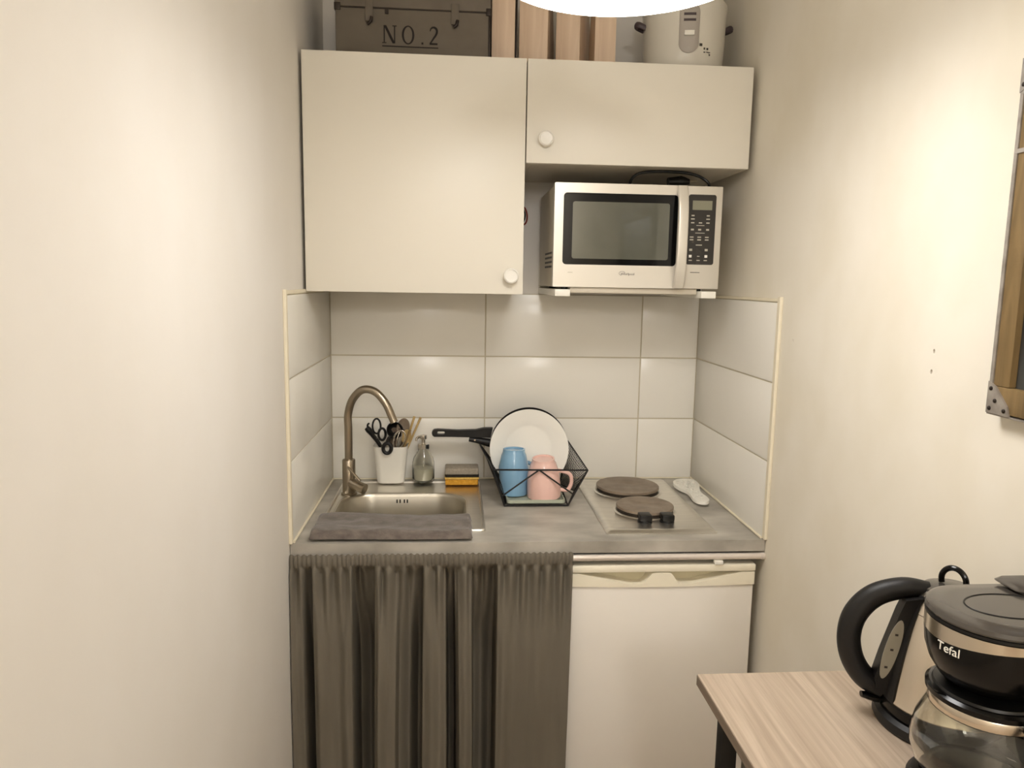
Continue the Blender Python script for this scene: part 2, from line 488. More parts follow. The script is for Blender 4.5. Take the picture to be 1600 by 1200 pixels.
# towel lying over the front of the sink
bm = bmesh.new()
TX0, TX1, TY0, TY1 = 0.044, 0.449, -0.590, -0.420
nx, ny = 90, 36
top, bot = [], []
for j in range(ny + 1):
    v = j / ny
    rt_, rb_ = [], []
    for i in range(nx + 1):
        u = i / nx
        x = TX0 + (TX1 - TX0) * u
        y = TY0 + (TY1 - TY0) * v
        skew = 0.006 * math.sin(u * 5 + 1) * (1 - v) + (1 - u) * v * 0.012
        ed = min(u, 1 - u) * (TX1 - TX0)
        ev = min(v, 1 - v) * (TY1 - TY0)
        prof = (1 - (1 - min(1, ed / 0.008)) ** 2) ** 0.5 * (1 - (1 - min(1, ev / 0.012)) ** 2) ** 0.5
        h = 0.020 + 0.004 * noise.noise(Vector((x * 22, y * 22, 0))) + 0.0025 * math.sin(v * 9 + u * 3) - 0.006 * v
        xx = x - v * 0.004 * (1 - u) + 0.003 * noise.noise(Vector((u * 3, v * 14, 5)))
        rt_.append(bm.verts.new((xx, y + skew * 0.5, 0.9072 + max(0.0008, h * prof))))
        rb_.append(bm.verts.new((xx, y + skew * 0.5, 0.9070)))
    top.append(rt_)
    bot.append(rb_)
for j in range(ny):
    for i in range(nx):
        bm.faces.new((top[j][i], top[j][i + 1], top[j + 1][i + 1], top[j + 1][i]))
        bm.faces.new((bot[j][i], bot[j + 1][i], bot[j + 1][i + 1], bot[j][i + 1]))
for i in range(nx):
    bm.faces.new((top[0][i], bot[0][i], bot[0][i + 1], top[0][i + 1]))
    bm.faces.new((top[ny][i], top[ny][i + 1], bot[ny][i + 1], bot[ny][i]))
for j in range(ny):
    bm.faces.new((top[j][0], top[j + 1][0], bot[j + 1][0], bot[j][0]))
    bm.faces.new((top[j][nx], bot[j][nx], bot[j + 1][nx], top[j + 1][nx]))
tag(obj('dish_towel', bm, 'towel', smooth=60), 'grey folded dish towel lying over the front of the sink', 'towel')

# ================================================================== HOB
hb = thing('electric_hob', 'stainless steel two-plate electric hob set in the worktop', 'hob', (0.0, 0.0, 0.9))
lp = lambda i, z, r: rrect(HX0 + i, HX1 - i, HY0 + i, HY1 - i, r, z, 6)
obj('hob_plate', loft([lp(0, 0.0003, 0.006), lp(0, 0.003, 0.006), lp(0.010, 0.0085, 0.006), lp(0.022, 0.0085, 0.008), lp(0.030, 0.0065, 0.012), lp(0.12, 0.0065, 0.01)], True, True), 'steel', hb)
for cx, cy, r in ((0.944, -0.160, 0.0975), (0.947, -0.366, 0.0815)):
    o = obj('hotplate', lathe([(r * 0.98, 0.0160), (r, 0.0170), (r, 0.0225), (r * 0.985, 0.0240), (r * 0.80, 0.0236), (r * 0.30, 0.0236), (r * 0.27, 0.0230), (0.002, 0.0230)], 56, (cx, cy, 0)), 'cast_iron', hb)
    obj('plate_side', lathe([(r * 0.965, 0.0062), (r * 0.985, 0.0168)], 48, (cx, cy, 0)), 'iron_edge', o)
    obj('steel_ring', lathe([(r * 1.10, 0.0063), (r * 1.06, 0.0088), (r * 1.02, 0.0090), (r * 0.97, 0.0070)], 56, (cx, cy, 0), cap0=False, cap1=False), 'steel', o)
for x in (0.9215, 0.983):
    k = obj('control_knob', lathe([(0.0200, 0.0065), (0.0195, 0.010), (0.0175, 0.012), (0.0168, 0.0265), (0.0155, 0.0280), (0.001, 0.0282)], 28, (x, -0.468, 0)), 'black', hb)
    obj('grip', box(x - 0.0165, x + 0.0165, -0.4860, -0.4500, 0.0125, 0.0292, 0.003), 'black', k)

# white perforated foot-shaped rest in the corner behind the hob
ol = [(1.1000, -0.135), (1.1080, -0.092), (1.128, -0.066), (1.152, -0.056), (1.176, -0.062), (1.184, -0.090), (1.180, -0.140), (1.166, -0.190), (1.158, -0.235), (1.160, -0.285),
      (1.156, -0.322), (1.140, -0.342), (1.120, -0.334), (1.113, -0.300), (1.118, -0.250), (1.117, -0.215), (1.106, -0.180)]
ol = [(x, -0.195 + (y + 0.195) * 0.90) for x, y in ol]
olp = smooth_path(ol + [ol[0]], 4)[:-1]


def inside(x, y, poly):
    c = False
    j = len(poly) - 1
    for i in range(len(poly)):
        if (poly[i][1] > y) != (poly[j][1] > y) and x < (poly[j][0] - poly[i][0]) * (y - poly[i][1]) / (poly[j][1] - poly[i][1]) + poly[i][0]:
            c = not c
        j = i
    return c


hs = []
yy = -0.318
row = 0
while yy < -0.070:
    xx = 1.112 + (0.009 if row % 2 else 0)
    while xx < 1.180:
        if all(inside(xx + dx, yy + dy, olp) for dx, dy in ((0.0085, 0), (-0.0085, 0), (0, 0.012), (0, -0.012))):
            hs.append((xx, yy))
        xx += 0.0180
    yy += 0.024
    row += 1
bm = holed([(p[0], p[1]) for p in olp], [[(x + 0.0058 * math.cos(a * PI / 4), y + 0.0095 * math.sin(a * PI / 4)) for a in range(8)] for x, y in hs], 0.9090, 0.9185)
for x, y in ((1.122, -0.115), (1.168, -0.095), (1.136, -0.290)):
    lathe([(0.004, 0.9003), (0.004, 0.9095)], 10, (x, y, 0), bm)
tag(obj('spoon_rest', bm, 'trivet', smooth=30), 'white perforated foot-shaped rest beside the hob', 'spoon rest')

# ================================================================== UNDER THE WORKTOP: rod, curtain, fridge
tr = thing('curtain_rod', 'pale metal tension rod under the worktop edge', 'rod', (0.0, -0.598, 0.8565))
obj('tube', tube([(0.006, 0, 0), (1.2, 0, 0)], 0.0085, 16, 1), 'rod', tr)
obj('end_cap', tube([(0.0005, 0, 0), (0.008, 0, 0)], 0.0095, 16, 1), 'rod', tr)
obj('end_cap', tube([(1.194, 0, 0), (1.2055, 0, 0)], 0.0095, 16, 1), 'rod', tr)

# curtain: fold profile read off along the hem (x, offset towards the viewer) with fine gathers at the rod
prof = [(0.0, 0.018), (0.014, 0.014), (0.026, 0.004), (0.036, -0.088), (0.050, -0.108), (0.0545, 0.010), (0.066, 0.020), (0.092, 0.012), (0.112, 0.004), (0.136, 0.018), (0.1465, 0.012),
        (0.151, -0.131), (0.176, -0.158), (0.202, -0.131), (0.2085, 0.004), (0.220, 0.022), (0.242, 0.012), (0.260, 0.008), (0.268, -0.026), (0.292, -0.048), (0.312, -0.108), (0.322, -0.116),
        (0.3265, 0.012), (0.346, 0.024), (0.364, 0.014), (0.378, 0.006), (0.3825, -0.123), (0.398, -0.137), (0.405, -0.024), (0.412, 0.014), (0.426, 0.020), (0.442, 0.012), (0.449, -0.102), (0.470, -0.116), (0.496, -0.144), (0.508, -0.140),
        (0.5125, 0.014), (0.528, 0.024), (0.556, 0.010), (0.590, 0.006), (0.620, 0.014), (0.650, 0.010), (0.675, 0.015), (0.700, 0.016)]
gath = sorted([0.0] + [0.7 * (i + random.uniform(-0.35, 0.35)) / 46 for i in range(1, 46)] + [0.7])


def fold(x):
    for (a, da), (b, db) in zip(prof, prof[1:]):
        if a <= x <= b:
            t = (x - a) / (b - a)
            t = t * t * (3 - 2 * t)
            return da + (db - da) * t
    return 0.012


def gather(x):
    for i in range(len(gath) - 1):
        if gath[i] <= x <= gath[i + 1]:
            return math.cos((x - gath[i]) / (gath[i + 1] - gath[i]) * PI + (PI if i % 2 else 0))
    return 0


bm = bmesh.new()
NX, NZ = 720, 72
rows = []
for j in range(NZ + 1):
    v = j / NZ
    # denser rows near the gathered top
    z = 0.876 - 0.861 * (v ** 1.7)
    dz = 0.876 - z
    row_ = []
    for i in range(NX + 1):
        u = i / NX * 0.7
        k = min(1, max(0, (dz - 0.034) / 0.30))
        k = k * k * (3 - 2 * k)
        t = max(0.0, (dz - 0.030) / 0.20)
        gk = 0.0 if dz < 0.030 else min(1.0, t * 12) * 0.0115 * max(0.0, 1 - t) ** 1.1
        sway = 0.009 * math.sin(u * 17 + 0.5) * min(1, dz / 0.5) * (u / 0.7) * (1 - u / 0.7) * 4
        lean = -0.010 * (dz / 0.9) * (u / 0.7) ** 3
        fx = fold(min(0.7, max(0, u)))
        y = fx * (0.22 + 0.78 * k) * min(1.0, max(0.0, dz - 0.028) / 0.03)
        y += gk * (gather(u) - 0.35) + 0.0025 * noise.noise(Vector((u * 40, z * 9, 1)))
        pocket = 0.0125
        if dz < 0.034:
            pocket += 0.0030 * math.sin(dz / 0.034 * PI) + 0.0016 * math.sin(u * 560 + 2 * math.sin(u * 37)) * min(1, dz / 0.006)
        ruff = 0.0020 * math.sin(u * 410) if dz < 0.004 else 0
        row_.append(bm.verts.new((0.0025 + u + sway + lean, -0.598 - pocket - y * 1.0, z + ruff)))
    rows.append(row_)
for a, b in zip(rows, rows[1:]):
    for i in range(NX):
        bm.faces.new((a[i], b[i], b[i + 1], a[i + 1]))
co = obj('sink_curtain', bm, 'curtain', smooth=None)
for p in co.data.polygons:
    p.use_smooth = True
sm = co.modifiers.new('cloth_thickness', 'SOLIDIFY')
sm.thickness = 0.0012
sm.offset = 1
tag(co, 'dark grey gathered curtain hanging below the sink', 'curtain')

FX0, FX1, FY = 0.690, 1.181, -0.603
fr = thing('undercounter_fridge', 'white undercounter fridge with ivory handle strip beside the curtain', 'fridge', (0.0, 0.0, 0.0))
obj('body', box(FX0 + 0.004, FX1 - 0.004, -0.548, -0.03, 0.03, 0.832, 0.004), 'fridge', fr)
obj('gasket', box(FX0 + 0.012, FX1 - 0.012, -0.5535, -0.5475, 0.045, 0.826), 'gasket', fr)
dr = obj('door', box(FX0, FX1, FY + 0.004, -0.553, 0.045, 0.7785, 0.004), 'fridge', fr)
# handle strip: ivory plate with scooped upper edge, recess behind, cap strip above
n = 60
up_, lo_ = [], []


def scoop(u):
    if u < 0.06: return 0.0
    if u < 0.33: return (u - 0.06) / 0.27 * 0.030
    if u < 0.40: return 0.030 + 0.001 * math.sin((u - 0.33) / 0.07 * PI)
    if u < 0.46:
        t = (u - 0.40) / 0.06
        return 0.030 * (1 - t * t * (3 - 2 * t))
    if u < 0.545: return 0.0
    if u < 0.60:
        t = (u - 0.545) / 0.055
        return 0.030 * t * t * (3 - 2 * t)
    if u < 0.67: return 0.030
    if u < 0.93: return 0.030 * (1 - (u - 0.67) / 0.26)
    return 0.0


lw = 0.004
outl = [(FX0 + (FX1 - FX0) * i / n, 0.8155 - scoop(i / n)) for i in range(n + 1)]
outl += [(FX0 + (FX1 - FX0) * i / n, 0.7815 - lw * math.sin(i / n * PI) * 1.0) for i in range(n, -1, -1)]
bm = holed(outl, [], FY, -0.568)
rot_bm(bm, UPRIGHT)
obj('handle_strip', bm, 'fridge_trim', fr, smooth=25)
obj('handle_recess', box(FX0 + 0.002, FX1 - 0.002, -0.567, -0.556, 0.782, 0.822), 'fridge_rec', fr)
obj('top_strip', box(FX0, FX1 + 0.002, FY - 0.001, -0.556, 0.8175, 0.8355, 0.003), 'fridge_trim', fr)
for x in (FX0 + 0.05, FX1 - 0.05):
    for y in (-0.50, -0.09):
        obj('foot', lathe([(0.018, 0), (0.018, 0.006), (0.008, 0.008), (0.008, 0.031)], 14, (x, y, 0)), 'black', fr)
# little white clip hanging from the rod above the fridge
bm = box(1.072, 1.094, -0.6095, -0.5905, 0.8372, 0.8478, 0.002)
tag(obj('rod_clip', bm, 'bracket'), 'small white plastic clip under the curtain rod', 'clip')

# ================================================================== MICROWAVE ON WALL BRACKETS
for x0, lab in ((0.668, 'white metal bracket arm beneath the vented end of the microwave'), (1.068, 'white metal bracket arm beneath the control panel end of the microwave')):
    b_ = thing('shelf_bracket', lab, 'bracket', (x0, 0.0, 1.5125))
    obj('arm', box(0, 0.041, -0.402, 0.004, 0, 0.0185, 0.0015), 'bracket', b_)
    obj('wall_plate', box(0, 0.041, -0.008, 0.0065, 0.0190, 0.10, 0.001), 'bracket', b_)

MX0, MX1, MZ0, MZ1 = 0.6635, 1.1205, 1.5375, 1.8115
mw = thing('microwave_oven', 'silver microwave oven on wall brackets under the short cabinet', 'microwave', (0.0, 0.0, MZ0))
H = MZ1 - MZ0
obj('casing', box(MX0 + 0.003, MX1 - 0.003, -0.356, -0.030, 0.0, H - 0.002, 0.003), 'mw_side', mw)
obj('base_pan', box(0.712, 1.064, -0.375, -0.05, -0.016, -0.0005, 0.002), 'mw_side', mw)
for x in (0.6995, 1.0755):
    for y in (-0.330, -0.07):
        obj('foot', lathe([(0.010, -0.0064), (0.010, 0.001)], 14, (x + 0.004, y, 0)), 'black', mw)
DX1 = 1.0085
win = [(p[0], p[1]) for p in rrect(0.688, 0.9985, 0.060, 0.2485, 0.010, 0, 5)]
bm = holed([(p[0], p[1]) for p in rrect(MX0, DX1, 0.0, H, 0.003, 0, 3)], [win], -0.385, -0.357)
rot_bm(bm, UPRIGHT)
dr = obj('door', bm, 'mw_silver', mw, smooth=25)
bm = loft([[(x, -0.3655, z) for x, z in win], [(x, -0.3835, z) for x, z in win]], True, True)
obj('door_glass', bm, 'mw_glass', dr, smooth=25)
sc = [(p[0], p[1]) for p in rrect(0.713, 0.976, 0.076, 0.226, 0.006, 0, 4)]
bm = loft([[(x, -0.3834, z) for x, z in sc], [(x, -0.3842, z) for x, z in sc]], True, True)
obj('reflection_panel', bm, 'mw_reflection', dr, smooth=25)
# bowed door handle
loops = []
for i in range(25):
    t = i / 24
    z = 0.001 + (H - 0.002) * t
    bow = 0.020 * (1 - abs(2 * t - 1) ** 3.5)
    y0 = -0.3855 - bow
    loops.append([(p[0], p[1], z) for p in rrect(0.9925, 1.0205, y0 - 0.010, y0 + (0.002 if 0.06 < t < 0.94 else bow * 0.9), 0.0045, 0, 4)])
obj('handle', loft(loops), 'mw_silver', dr)
obj('control_fascia', box(1.0095, MX1, -0.384, -0.357, 0.0, H, 0.0025), 'mw_silver', mw)
cp = obj('control_panel', rot_bm(holed([(p[0], p[1]) for p in rrect(1.0265, 1.1025, 0.0655, 0.2515, 0.006, 0, 4)], [], -0.3852, -0.3835), UPRIGHT), 'panel', mw, smooth=25)
obj('display', box(1.0375, 1.0915, -0.3862, -0.3851, 0.211, 0.2355), 'lcd', cp)
bt = 0
for r, (z, xs, wd, hh) in enumerate([(0.196, (1.040, 1.082), .008, .0035), (0.187, (1.040, 1.082), .010, .003), (0.177, (1.040, 1.0615, 1.082), .009, .0032), (0.170, (1.0615,), .022, .0018),
                                     (0.159, (1.040, 1.060, 1.082), .008, .0045), (0.150, (1.0615,), .026, .0016), (0.139, (1.039, 1.060, 1.081), .010, .003), (0.132, (1.039, 1.060, 1.081), .010, .003),
                                     (0.118, (1.060,), .017, .0024), (0.105, (1.038, 1.081), .008, .006), (0.088, (1.0375, 1.081), .0075, .007), (0.088, (1.060,), .007, .002), (0.077, (1.038, 1.060, 1.080), .009, .0026)]):
    for x in xs:
        obj('button', box(x - wd / 2, x + wd / 2, -0.3858, -0.3851, z - hh / 2, z + hh / 2), 'mark_w' if hh == .007 else 'mark', cp)
bm = text_bm('Whirlpool', 0.0092)
rot_bm(bm, Matrix.Translation((0.8475, -0.3853, 0.0340)) @ Matrix.Rotation(PI / 2, 4, 'X'))
obj('lettering', bm, 'dark_print', dr, smooth=None)
sw = [(0.8520 + 0.0085 * math.cos(a), -0.3853, 0.0385 + 0.0052 * math.sin(a)) for a in [math.radians(20 + 15 * i) for i in range(17)]]
obj('logo_swoosh', tube(sw, 0.0004, 6, 1), 'dark_print', dr)
obj('badge', box(0.703, 0.7165, -0.3855, -0.3849, 0.038, 0.0400), 'mark', dr)
obj('fascia_print', box(1.040, 1.066, -0.3845, -0.3839, 0.0435, 0.0452), 'dark_print', mw)
for r in range(4):
    for c in range(7):
        y = -0.330 + c * 0.024
        obj('vent_slot', box(MX0 + 0.0022, MX0 + 0.0034, y - 0.008, y + 0.008, 0.052 + r * 0.0125, 0.0575 + r * 0.0125), 'black', mw)
# power cord coiled on top, with plug
pc = thing('power_cord', 'black power cord looped on top of the microwave', 'cord', (0.0, 0.0, MZ1))
obj('cable', tube([(0.925, -0.08, 0.0045), (0.890, -0.20, 0.0045), (0.881, -0.300, 0.0070), (0.886, -0.325, 0.026), (0.915, -0.325, 0.0400), (0.985, -0.322, 0.0440), (1.045, -0.320, 0.0410), (1.083, -0.320, 0.0290), (1.104, -0.315, 0.0100), (1.098, -0.24, 0.0045), (1.06, -0.16, 0.0045), (1.05, -0.10, 0.0045)], 0.0040, 10, 8), 'black', pc)
pl = obj('plug', tube([(1.045, -0.318, 0.0190), (1.022, -0.320, 0.0185), (0.985, -0.322, 0.0160)], [0.008, 0.0155, 0.0125], 18, 6), 'black_gloss', pc)
for dy in (-0.006, 0.006):
    obj('pin', tube([(1.045, -0.318 + dy, 0.0200), (1.066, -0.317 + dy, 0.0215)], 0.0024, 8, 1), 'chrome', pl)
wl_ = thing('wire_loop', 'small red and black wire loop on the wall behind the tall cabinet edge', 'wire', (0.618, 0.0065, 1.722))
obj('red_wire', tube([(-0.015, -0.004, 0.0), (0.004, -0.006, 0.010), (0.009, -0.007, 0.032), (0.002, -0.006, 0.056), (-0.014, -0.004, 0.066)], 0.0024, 8, 6), 'red_wire', wl_)
obj('black_wire', tube([(-0.018, -0.004, 0.004), (-0.002, -0.005, 0.016), (0.002, -0.006, 0.038), (-0.006, -0.005, 0.058), (-0.018, -0.004, 0.062)], 0.0022, 8, 6), 'black', wl_)
obj('wall_pin', tube([(-0.016, 0.0, 0.033), (-0.016, -0.010, 0.033)], 0.006, 10, 1), 'bracket', wl_)

# ================================================================== ON TOP OF THE CABINETS
bx = thing('storage_trunk', 'grey-brown storage trunk stencilled NO.2 on the tall cabinet', 'trunk', (0.0, 0.0, CZ1 + 0.0004))
obj('body', box(0.084, 0.490, -0.300, -0.06, 0.0, 0.131, 0.003), 'box', bx)
ld = obj('lid', box(0.082, 0.492, -0.302, -0.058, 0.1335, 0.215, 0.003), 'box', bx)
obj('seam', box(0.085, 0.489, -0.2985, -0.0615, 0.1308, 0.1338), 'box_metal', bx)
for x in (0.172, 0.397):
    c = obj('latch', box(x - 0.010, x + 0.010, -0.3045, -0.2995, 0.098, 0.150, 0.0012), 'box', bx)
    obj('latch_hook', tube([(x - 0.004, -0.306, 0.090), (x + 0.004, -0.308, 0.096), (x + 0.007, -0.307, 0.108)], 0.0042, 8, 4), 'box_metal', c)
obj('lock_tab', box(0.2135, 0.2225, -0.3035, -0.2995, 0.118, 0.132), 'box_metal', bx)
for x0, x1 in ((0.0815, 0.098), (0.479, 0.4925)):
    obj('corner_cap', box(x0, x1, -0.3035, -0.285, 0.124, 0.1425, 0.0015), 'box_metal', bx)
obj('edge_strip', box(0.4855, 0.4915, -0.3025, -0.296, 0.0, 0.1235, 0.001), 'box_metal', bx)
# stencil lettering built from strokes
TXY = -0.3006


def quad(pts, name='lettering'):
    b = bmesh.new()
    v0 = [b.verts.new((x, TXY - 0.0005, z)) for x, z in pts]
    v1 = [b.verts.new((x, TXY + 0.0008, z)) for x, z in pts]
    k = len(pts)
    b.faces.new(v0)
    b.faces.new(v1[::-1])
    for i in range(k):
        b.faces.new((v0[i], v1[i], v1[(i + 1) % k], v0[(i + 1) % k]))
    return b


zb, zt = 0.0455, 0.0900
L = quad([(0.2095, zb), (0.2125, zb), (0.2125, zt), (0.2095, zt)])
merge(L, quad([(0.2095, zt), (0.2165, zt), (0.2395, zb), (0.2325, zb)]))
merge(L, quad([(0.2365, zb), (0.2395, zb), (0.2395, zt), (0.2365, zt)]))
merge(L, quad([(0.2055, zb), (0.2165, zb), (0.2165, zb + .002), (0.2055, zb + .002)]))
merge(L, quad([(0.2325, zt - .002), (0.2435, zt - .002), (0.2435, zt), (0.2325, zt)]))
for i in range(28):
    a0, a1 = 2 * PI * i / 28, 2 * PI * (i + 1) / 28
    f = lambda a, k: (0.2735 + (0.0165 - k * 0.0055) * math.cos(a), (zb + zt) / 2 + (0.0235 - k * 0.003) * math.sin(a))
    merge(L, quad([f(a0, 0), f(a1, 0), f(a1, 1), f(a0, 1)]))
merge(L, quad([(0.3085, zb), (0.3135, zb), (0.3135, zb + .005), (0.3085, zb + .005)]))
two = [(0.3315, 0.0795), (0.334, 0.0865), (0.3405, 0.0895), (0.347, 0.0865), (0.3495, 0.0795), (0.347, 0.0710), (0.340, 0.0610), (0.3315, 0.0480)]
tp_ = smooth_path([Vector((x, 0, z)) for x, z in two], 5)
for i, (a, b) in enumerate(zip(tp_, tp_[1:])):
    dv = (b - a).normalized()
    nv = Vector((-dv.z, 0, dv.x)) * (0.0012 + 0.0016 * max(0, math.sin(PI * i / len(tp_))))
    merge(L, quad([(a.x + nv.x, a.z + nv.z), (b.x + nv.x, b.z + nv.z), (b.x - nv.x, b.z - nv.z), (a.x - nv.x, a.z - nv.z)]))
merge(L, quad([(0.3305, zb), (0.3510, zb), (0.3510, zb + .0045), (0.3305, zb + .0045)]))
merge(L, quad([(0.2055, 0.0370), (0.3530, 0.0365), (0.3530, 0.0390), (0.2055, 0.0395)]))
obj('lettering', L, 'black_print', bx, smooth=None)

# row of birch magazine files
def magazine_file(label, x, y, rz, wd, dp=0.20, hh=0.24, lean=0.0):
    t = 0.006
    o = thing('magazine_file', label, 'magazine file', (x, y, CZ1 + 0.0004), rz, 'birch magazine files on the cabinets')
    obj('spine', box(0, wd, 0, t, 0, hh, 0.0006), 'birch', o)
    for xx in (0, wd - t):
        b = holed([(t, 0), (dp, 0), (dp, hh * 0.5), (dp * 0.6, hh), (t, hh)], [], xx, xx + t)
        rot_bm(b, Matrix(((0, 0, 1, 0), (1, 0, 0, 0), (0, 1, 0, 0), (0, 0, 0, 1))))
        obj('side_panel', b, 'birch', o, smooth=None)
    obj('base', box(t, wd - t, t, dp, 0, t), 'birch', o)
    obj('front_lip', box(t, wd - t, dp - t, dp, t, hh * 0.42), 'birch', o)
    return o


magazine_file('birch magazine file standing against the trunk', 0.4965, -0.262, 0.0, 0.063)
magazine_file('birch magazine file turned askew, second from the trunk', 0.5725, -0.250, math.radians(-13), 0.078, dp=0.17)
magazine_file('birch magazine file turned askew, third from the trunk', 0.6745, -0.246, math.radians(-20), 0.066, dp=0.17)
magazine_file('birch magazine file with its plain spine beside the rice cooker', 0.7800, -0.262, 0.0, 0.058, dp=0.09)
tag(obj('gap_sheet', box(0.5625, 0.5668, -0.250, -0.08, CZ1 + 0.0004, CZ1 + 0.235, 0.001), 'box_metal'), 'thin dark sheet added for the dark gap between the first two magazine files', 'gap_sheet')  # dark sheet put in to stand for the dark gap

# rice cooker
rc = thing('rice_cooker', 'white rice cooker with oval grey switch panel on the short cabinet', 'rice cooker', (1.044, -0.205, CZ1 + 0.0004))
obj('body', lathe([(0.080, 0.0), (0.092, 0.003), (0.096, 0.012), (0.103, 0.016), (0.1095, 0.030), (0.1125, 0.07), (0.1145, 0.15), (0.117, 0.185), (0.117, 0.192), (0.108, 0.194)], 56), 'cooker', rc)
obj('lid', lathe([(0.112, 0.1945), (0.111, 0.200), (0.095, 0.214), (0.06, 0.226), (0.022, 0.230), (0.020, 0.238), (0.024, 0.252), (0.018, 0.256), (0.001, 0.257)], 48), 'cooker', rc)


def on_cyl(bm, rad, a0):
    """wrap a flat XZ part (x = arc length) around the body; a0 = facing angle"""
    for v in bm.verts:
        a = a0 + v.co.x / rad
        rr = rad - v.co.y
        v.co = Vector((rr * math.cos(a), rr * math.sin(a), v.co.z))
    return bm


A0 = math.radians(-99)
pill = [(0.027 * math.cos(math.radians(a)), (0.038 if 0 <= a <= 180 else -0.038) + 0.027 * math.sin(math.radians(a))) for a in range(0, 360, 12)]
b = loft([[(x, 0.002, 0.112 + z) for x, z in pill], [(x, -0.0020, 0.112 + z) for x, z in pill], [(x * 0.9, -0.0035, 0.112 + z * 0.96) for x, z in pill], [(x * 0.5, -0.0036, 0.112 + z * 0.7) for x, z in pill]])
sp = obj('switch_panel', on_cyl(b, 0.1135, A0), 'cooker_panel', rc)
for z in (0.146, 0.131):
    obj('indicator_slot', on_cyl(box(-0.0155, 0.0155, -0.0048, -0.0030, z - 0.0032, z + 0.0032), 0.1135, A0), 'cooker_grip', sp)
obj('switch', on_cyl(box(-0.0125, 0.0125, -0.009, -0.0030, 0.091, 0.1035, 0.001), 0.1135, A0), 'bracket', sp)
lg = box(0.030, 0.038, -0.0006, 0.001, 0.066, 0.073)
for x0, x1, z0, z1 in ((0.043, 0.047, 0.058, 0.063), (0.052, 0.057, 0.058, 0.063), (0.043, 0.048, 0.050, 0.0525), (0.052, 0.064, 0.051, 0.053), (0.061, 0.064, 0.044, 0.048)):
    box(x0, x1, -0.0006, 0.001, z0, z1, 0, 2, lg)
obj('print', on_cyl(lg, 0.1128, A0), 'dark_print', rc, smooth=None)
for s in (-1, 1):
    obj('grip', tube([(s * 0.112, -0.012, 0.138), (s * 0.130, -0.008, 0.146), (s * 0.136, 0.0, 0.148), (s * 0.130, 0.012, 0.146), (s * 0.112, 0.016, 0.138)], [0.007, 0.009, 0.010, 0.009, 0.007], 10, 5, flat=0.7), 'cooker_grip', rc)

# ================================================================== ON THE WORKTOP
# dish rack
RZ = 0.9006
rk = thing('dish_rack', 'black wire dish rack with mesh ends on the worktop', 'dish rack', (0.0, 0.0, RZ))
RF, RB = -0.300, -0.050
tfl, tfr, tbl, tbr = (0.514, RF, 0.1085), (0.791, RF, 0.1065), (0.480, RB, 0.133), (0.769, RB, 0.139)
bfl, bfr, bbl, bbr = (0.5485, RF - 0.006, 0.0028), (0.7345, RF - 0.006, 0.0028), (0.580, RB - 0.03, 0.0028), (0.742, RB - 0.03, 0.0028)
obj('top_rim', tube([Vector(p) for p in (tfl, tfr, tbr, tbl)], 0.0026, 8, closed=True), 'black_metal', rk)
obj('bottom_rim', tube([Vector(p) for p in (bfl, bfr, bbr, bbl)], 0.0026, 8, closed=True), 'black_metal', rk)
for a, b_ in ((tfl, bfl), (tfr, bfr), (tbl, bbl), (tbr, bbr)):
    obj('corner_bar', bar(a, b_, 0.0026), 'black_metal', rk)
MR = (0.7640, -0.235, 0.026)
obj('brace', bar(tfr, MR, 0.0022), 'black_metal', rk)
obj('brace', bar(bfr, MR, 0.0022), 'black_metal', rk)
obj('brace', bar(bbr, MR, 0.0022), 'black_metal', rk)
apex = (0.648, RF, 0.1075)
lf = [a + (b_ - a) * 0.74 for a, b_ in zip(tfl, bfl)]
rf = [a + (b_ - a) * 0.70 for a, b_ in zip(tfr, bfr)]
obj('brace', bar(apex, lf, 0.0024), 'black_metal', rk)
obj('brace', bar(apex, rf, 0.0024), 'black_metal', rk)


def mesh_panel(A, B, C_, D, K=19):   # A,B top front/back ; C_,D bottom front/back
    A, B, C_, D = map(Vector, (A, B, C_, D))
    b = bmesh.new()
    f = lambda u, v: (A + (B - A) * u) * (1 - v) + (C_ + (D - C_) * u) * v
    for i in range(-int(K * 0.5), K):
        for sgn in (1, -1):
            pts = []
            for s in range(13):
                v = s / 12
                u = i / K * 1.0 + (v if sgn > 0 else 1 - v) * 0.48
                if 0 <= u <= 1:
                    pts.append(f(u, v))
            if len(pts) > 1:
                tube([pts[0], pts[-1]], 0.0008, 4, 1, bm=b)
    return b


tag(obj('mesh_panel', mesh_panel(tfl, tbl, bfl, bbl, 30), 'black_metal', rk, smooth=None), kind='stuff')
tag(obj('mesh_panel', mesh_panel(tfr, tbr, MR, bbr), 'black_metal', rk, smooth=None), kind='stuff')
for i in range(7):
    y = RF + 0.02 + i * 0.028
    obj('floor_wire', bar((0.5475, y, 0.0040), (0.7355, y, 0.0040), 0.0016, 6), 'black_metal', rk)
bm = loft([rrect(0.556, 0.728, RF + 0.004, RB - 0.078, 0.01, 0.0062), rrect(0.556, 0.728, RF + 0.004, RB - 0.078, 0.01, 0.016),
           rrect(0.559, 0.725, RF + 0.007, RB - 0.081, 0.008, 0.016), rrect(0.561, 0.723, RF + 0.009, RB - 0.083, 0.008, 0.009)], True, True)
obj('drip_tray', bm, 'tray', rk)

# dinner plate leaning against the pan
def disc_thing(bm, tilt, centre, spin=0.0):
    return rot_bm(bm, Matrix.Translation(centre) @ Matrix.Rotation(math.radians(spin), 4, 'Z') @ Matrix.Rotation(PI / 2 - math.radians(tilt), 4, 'X'))


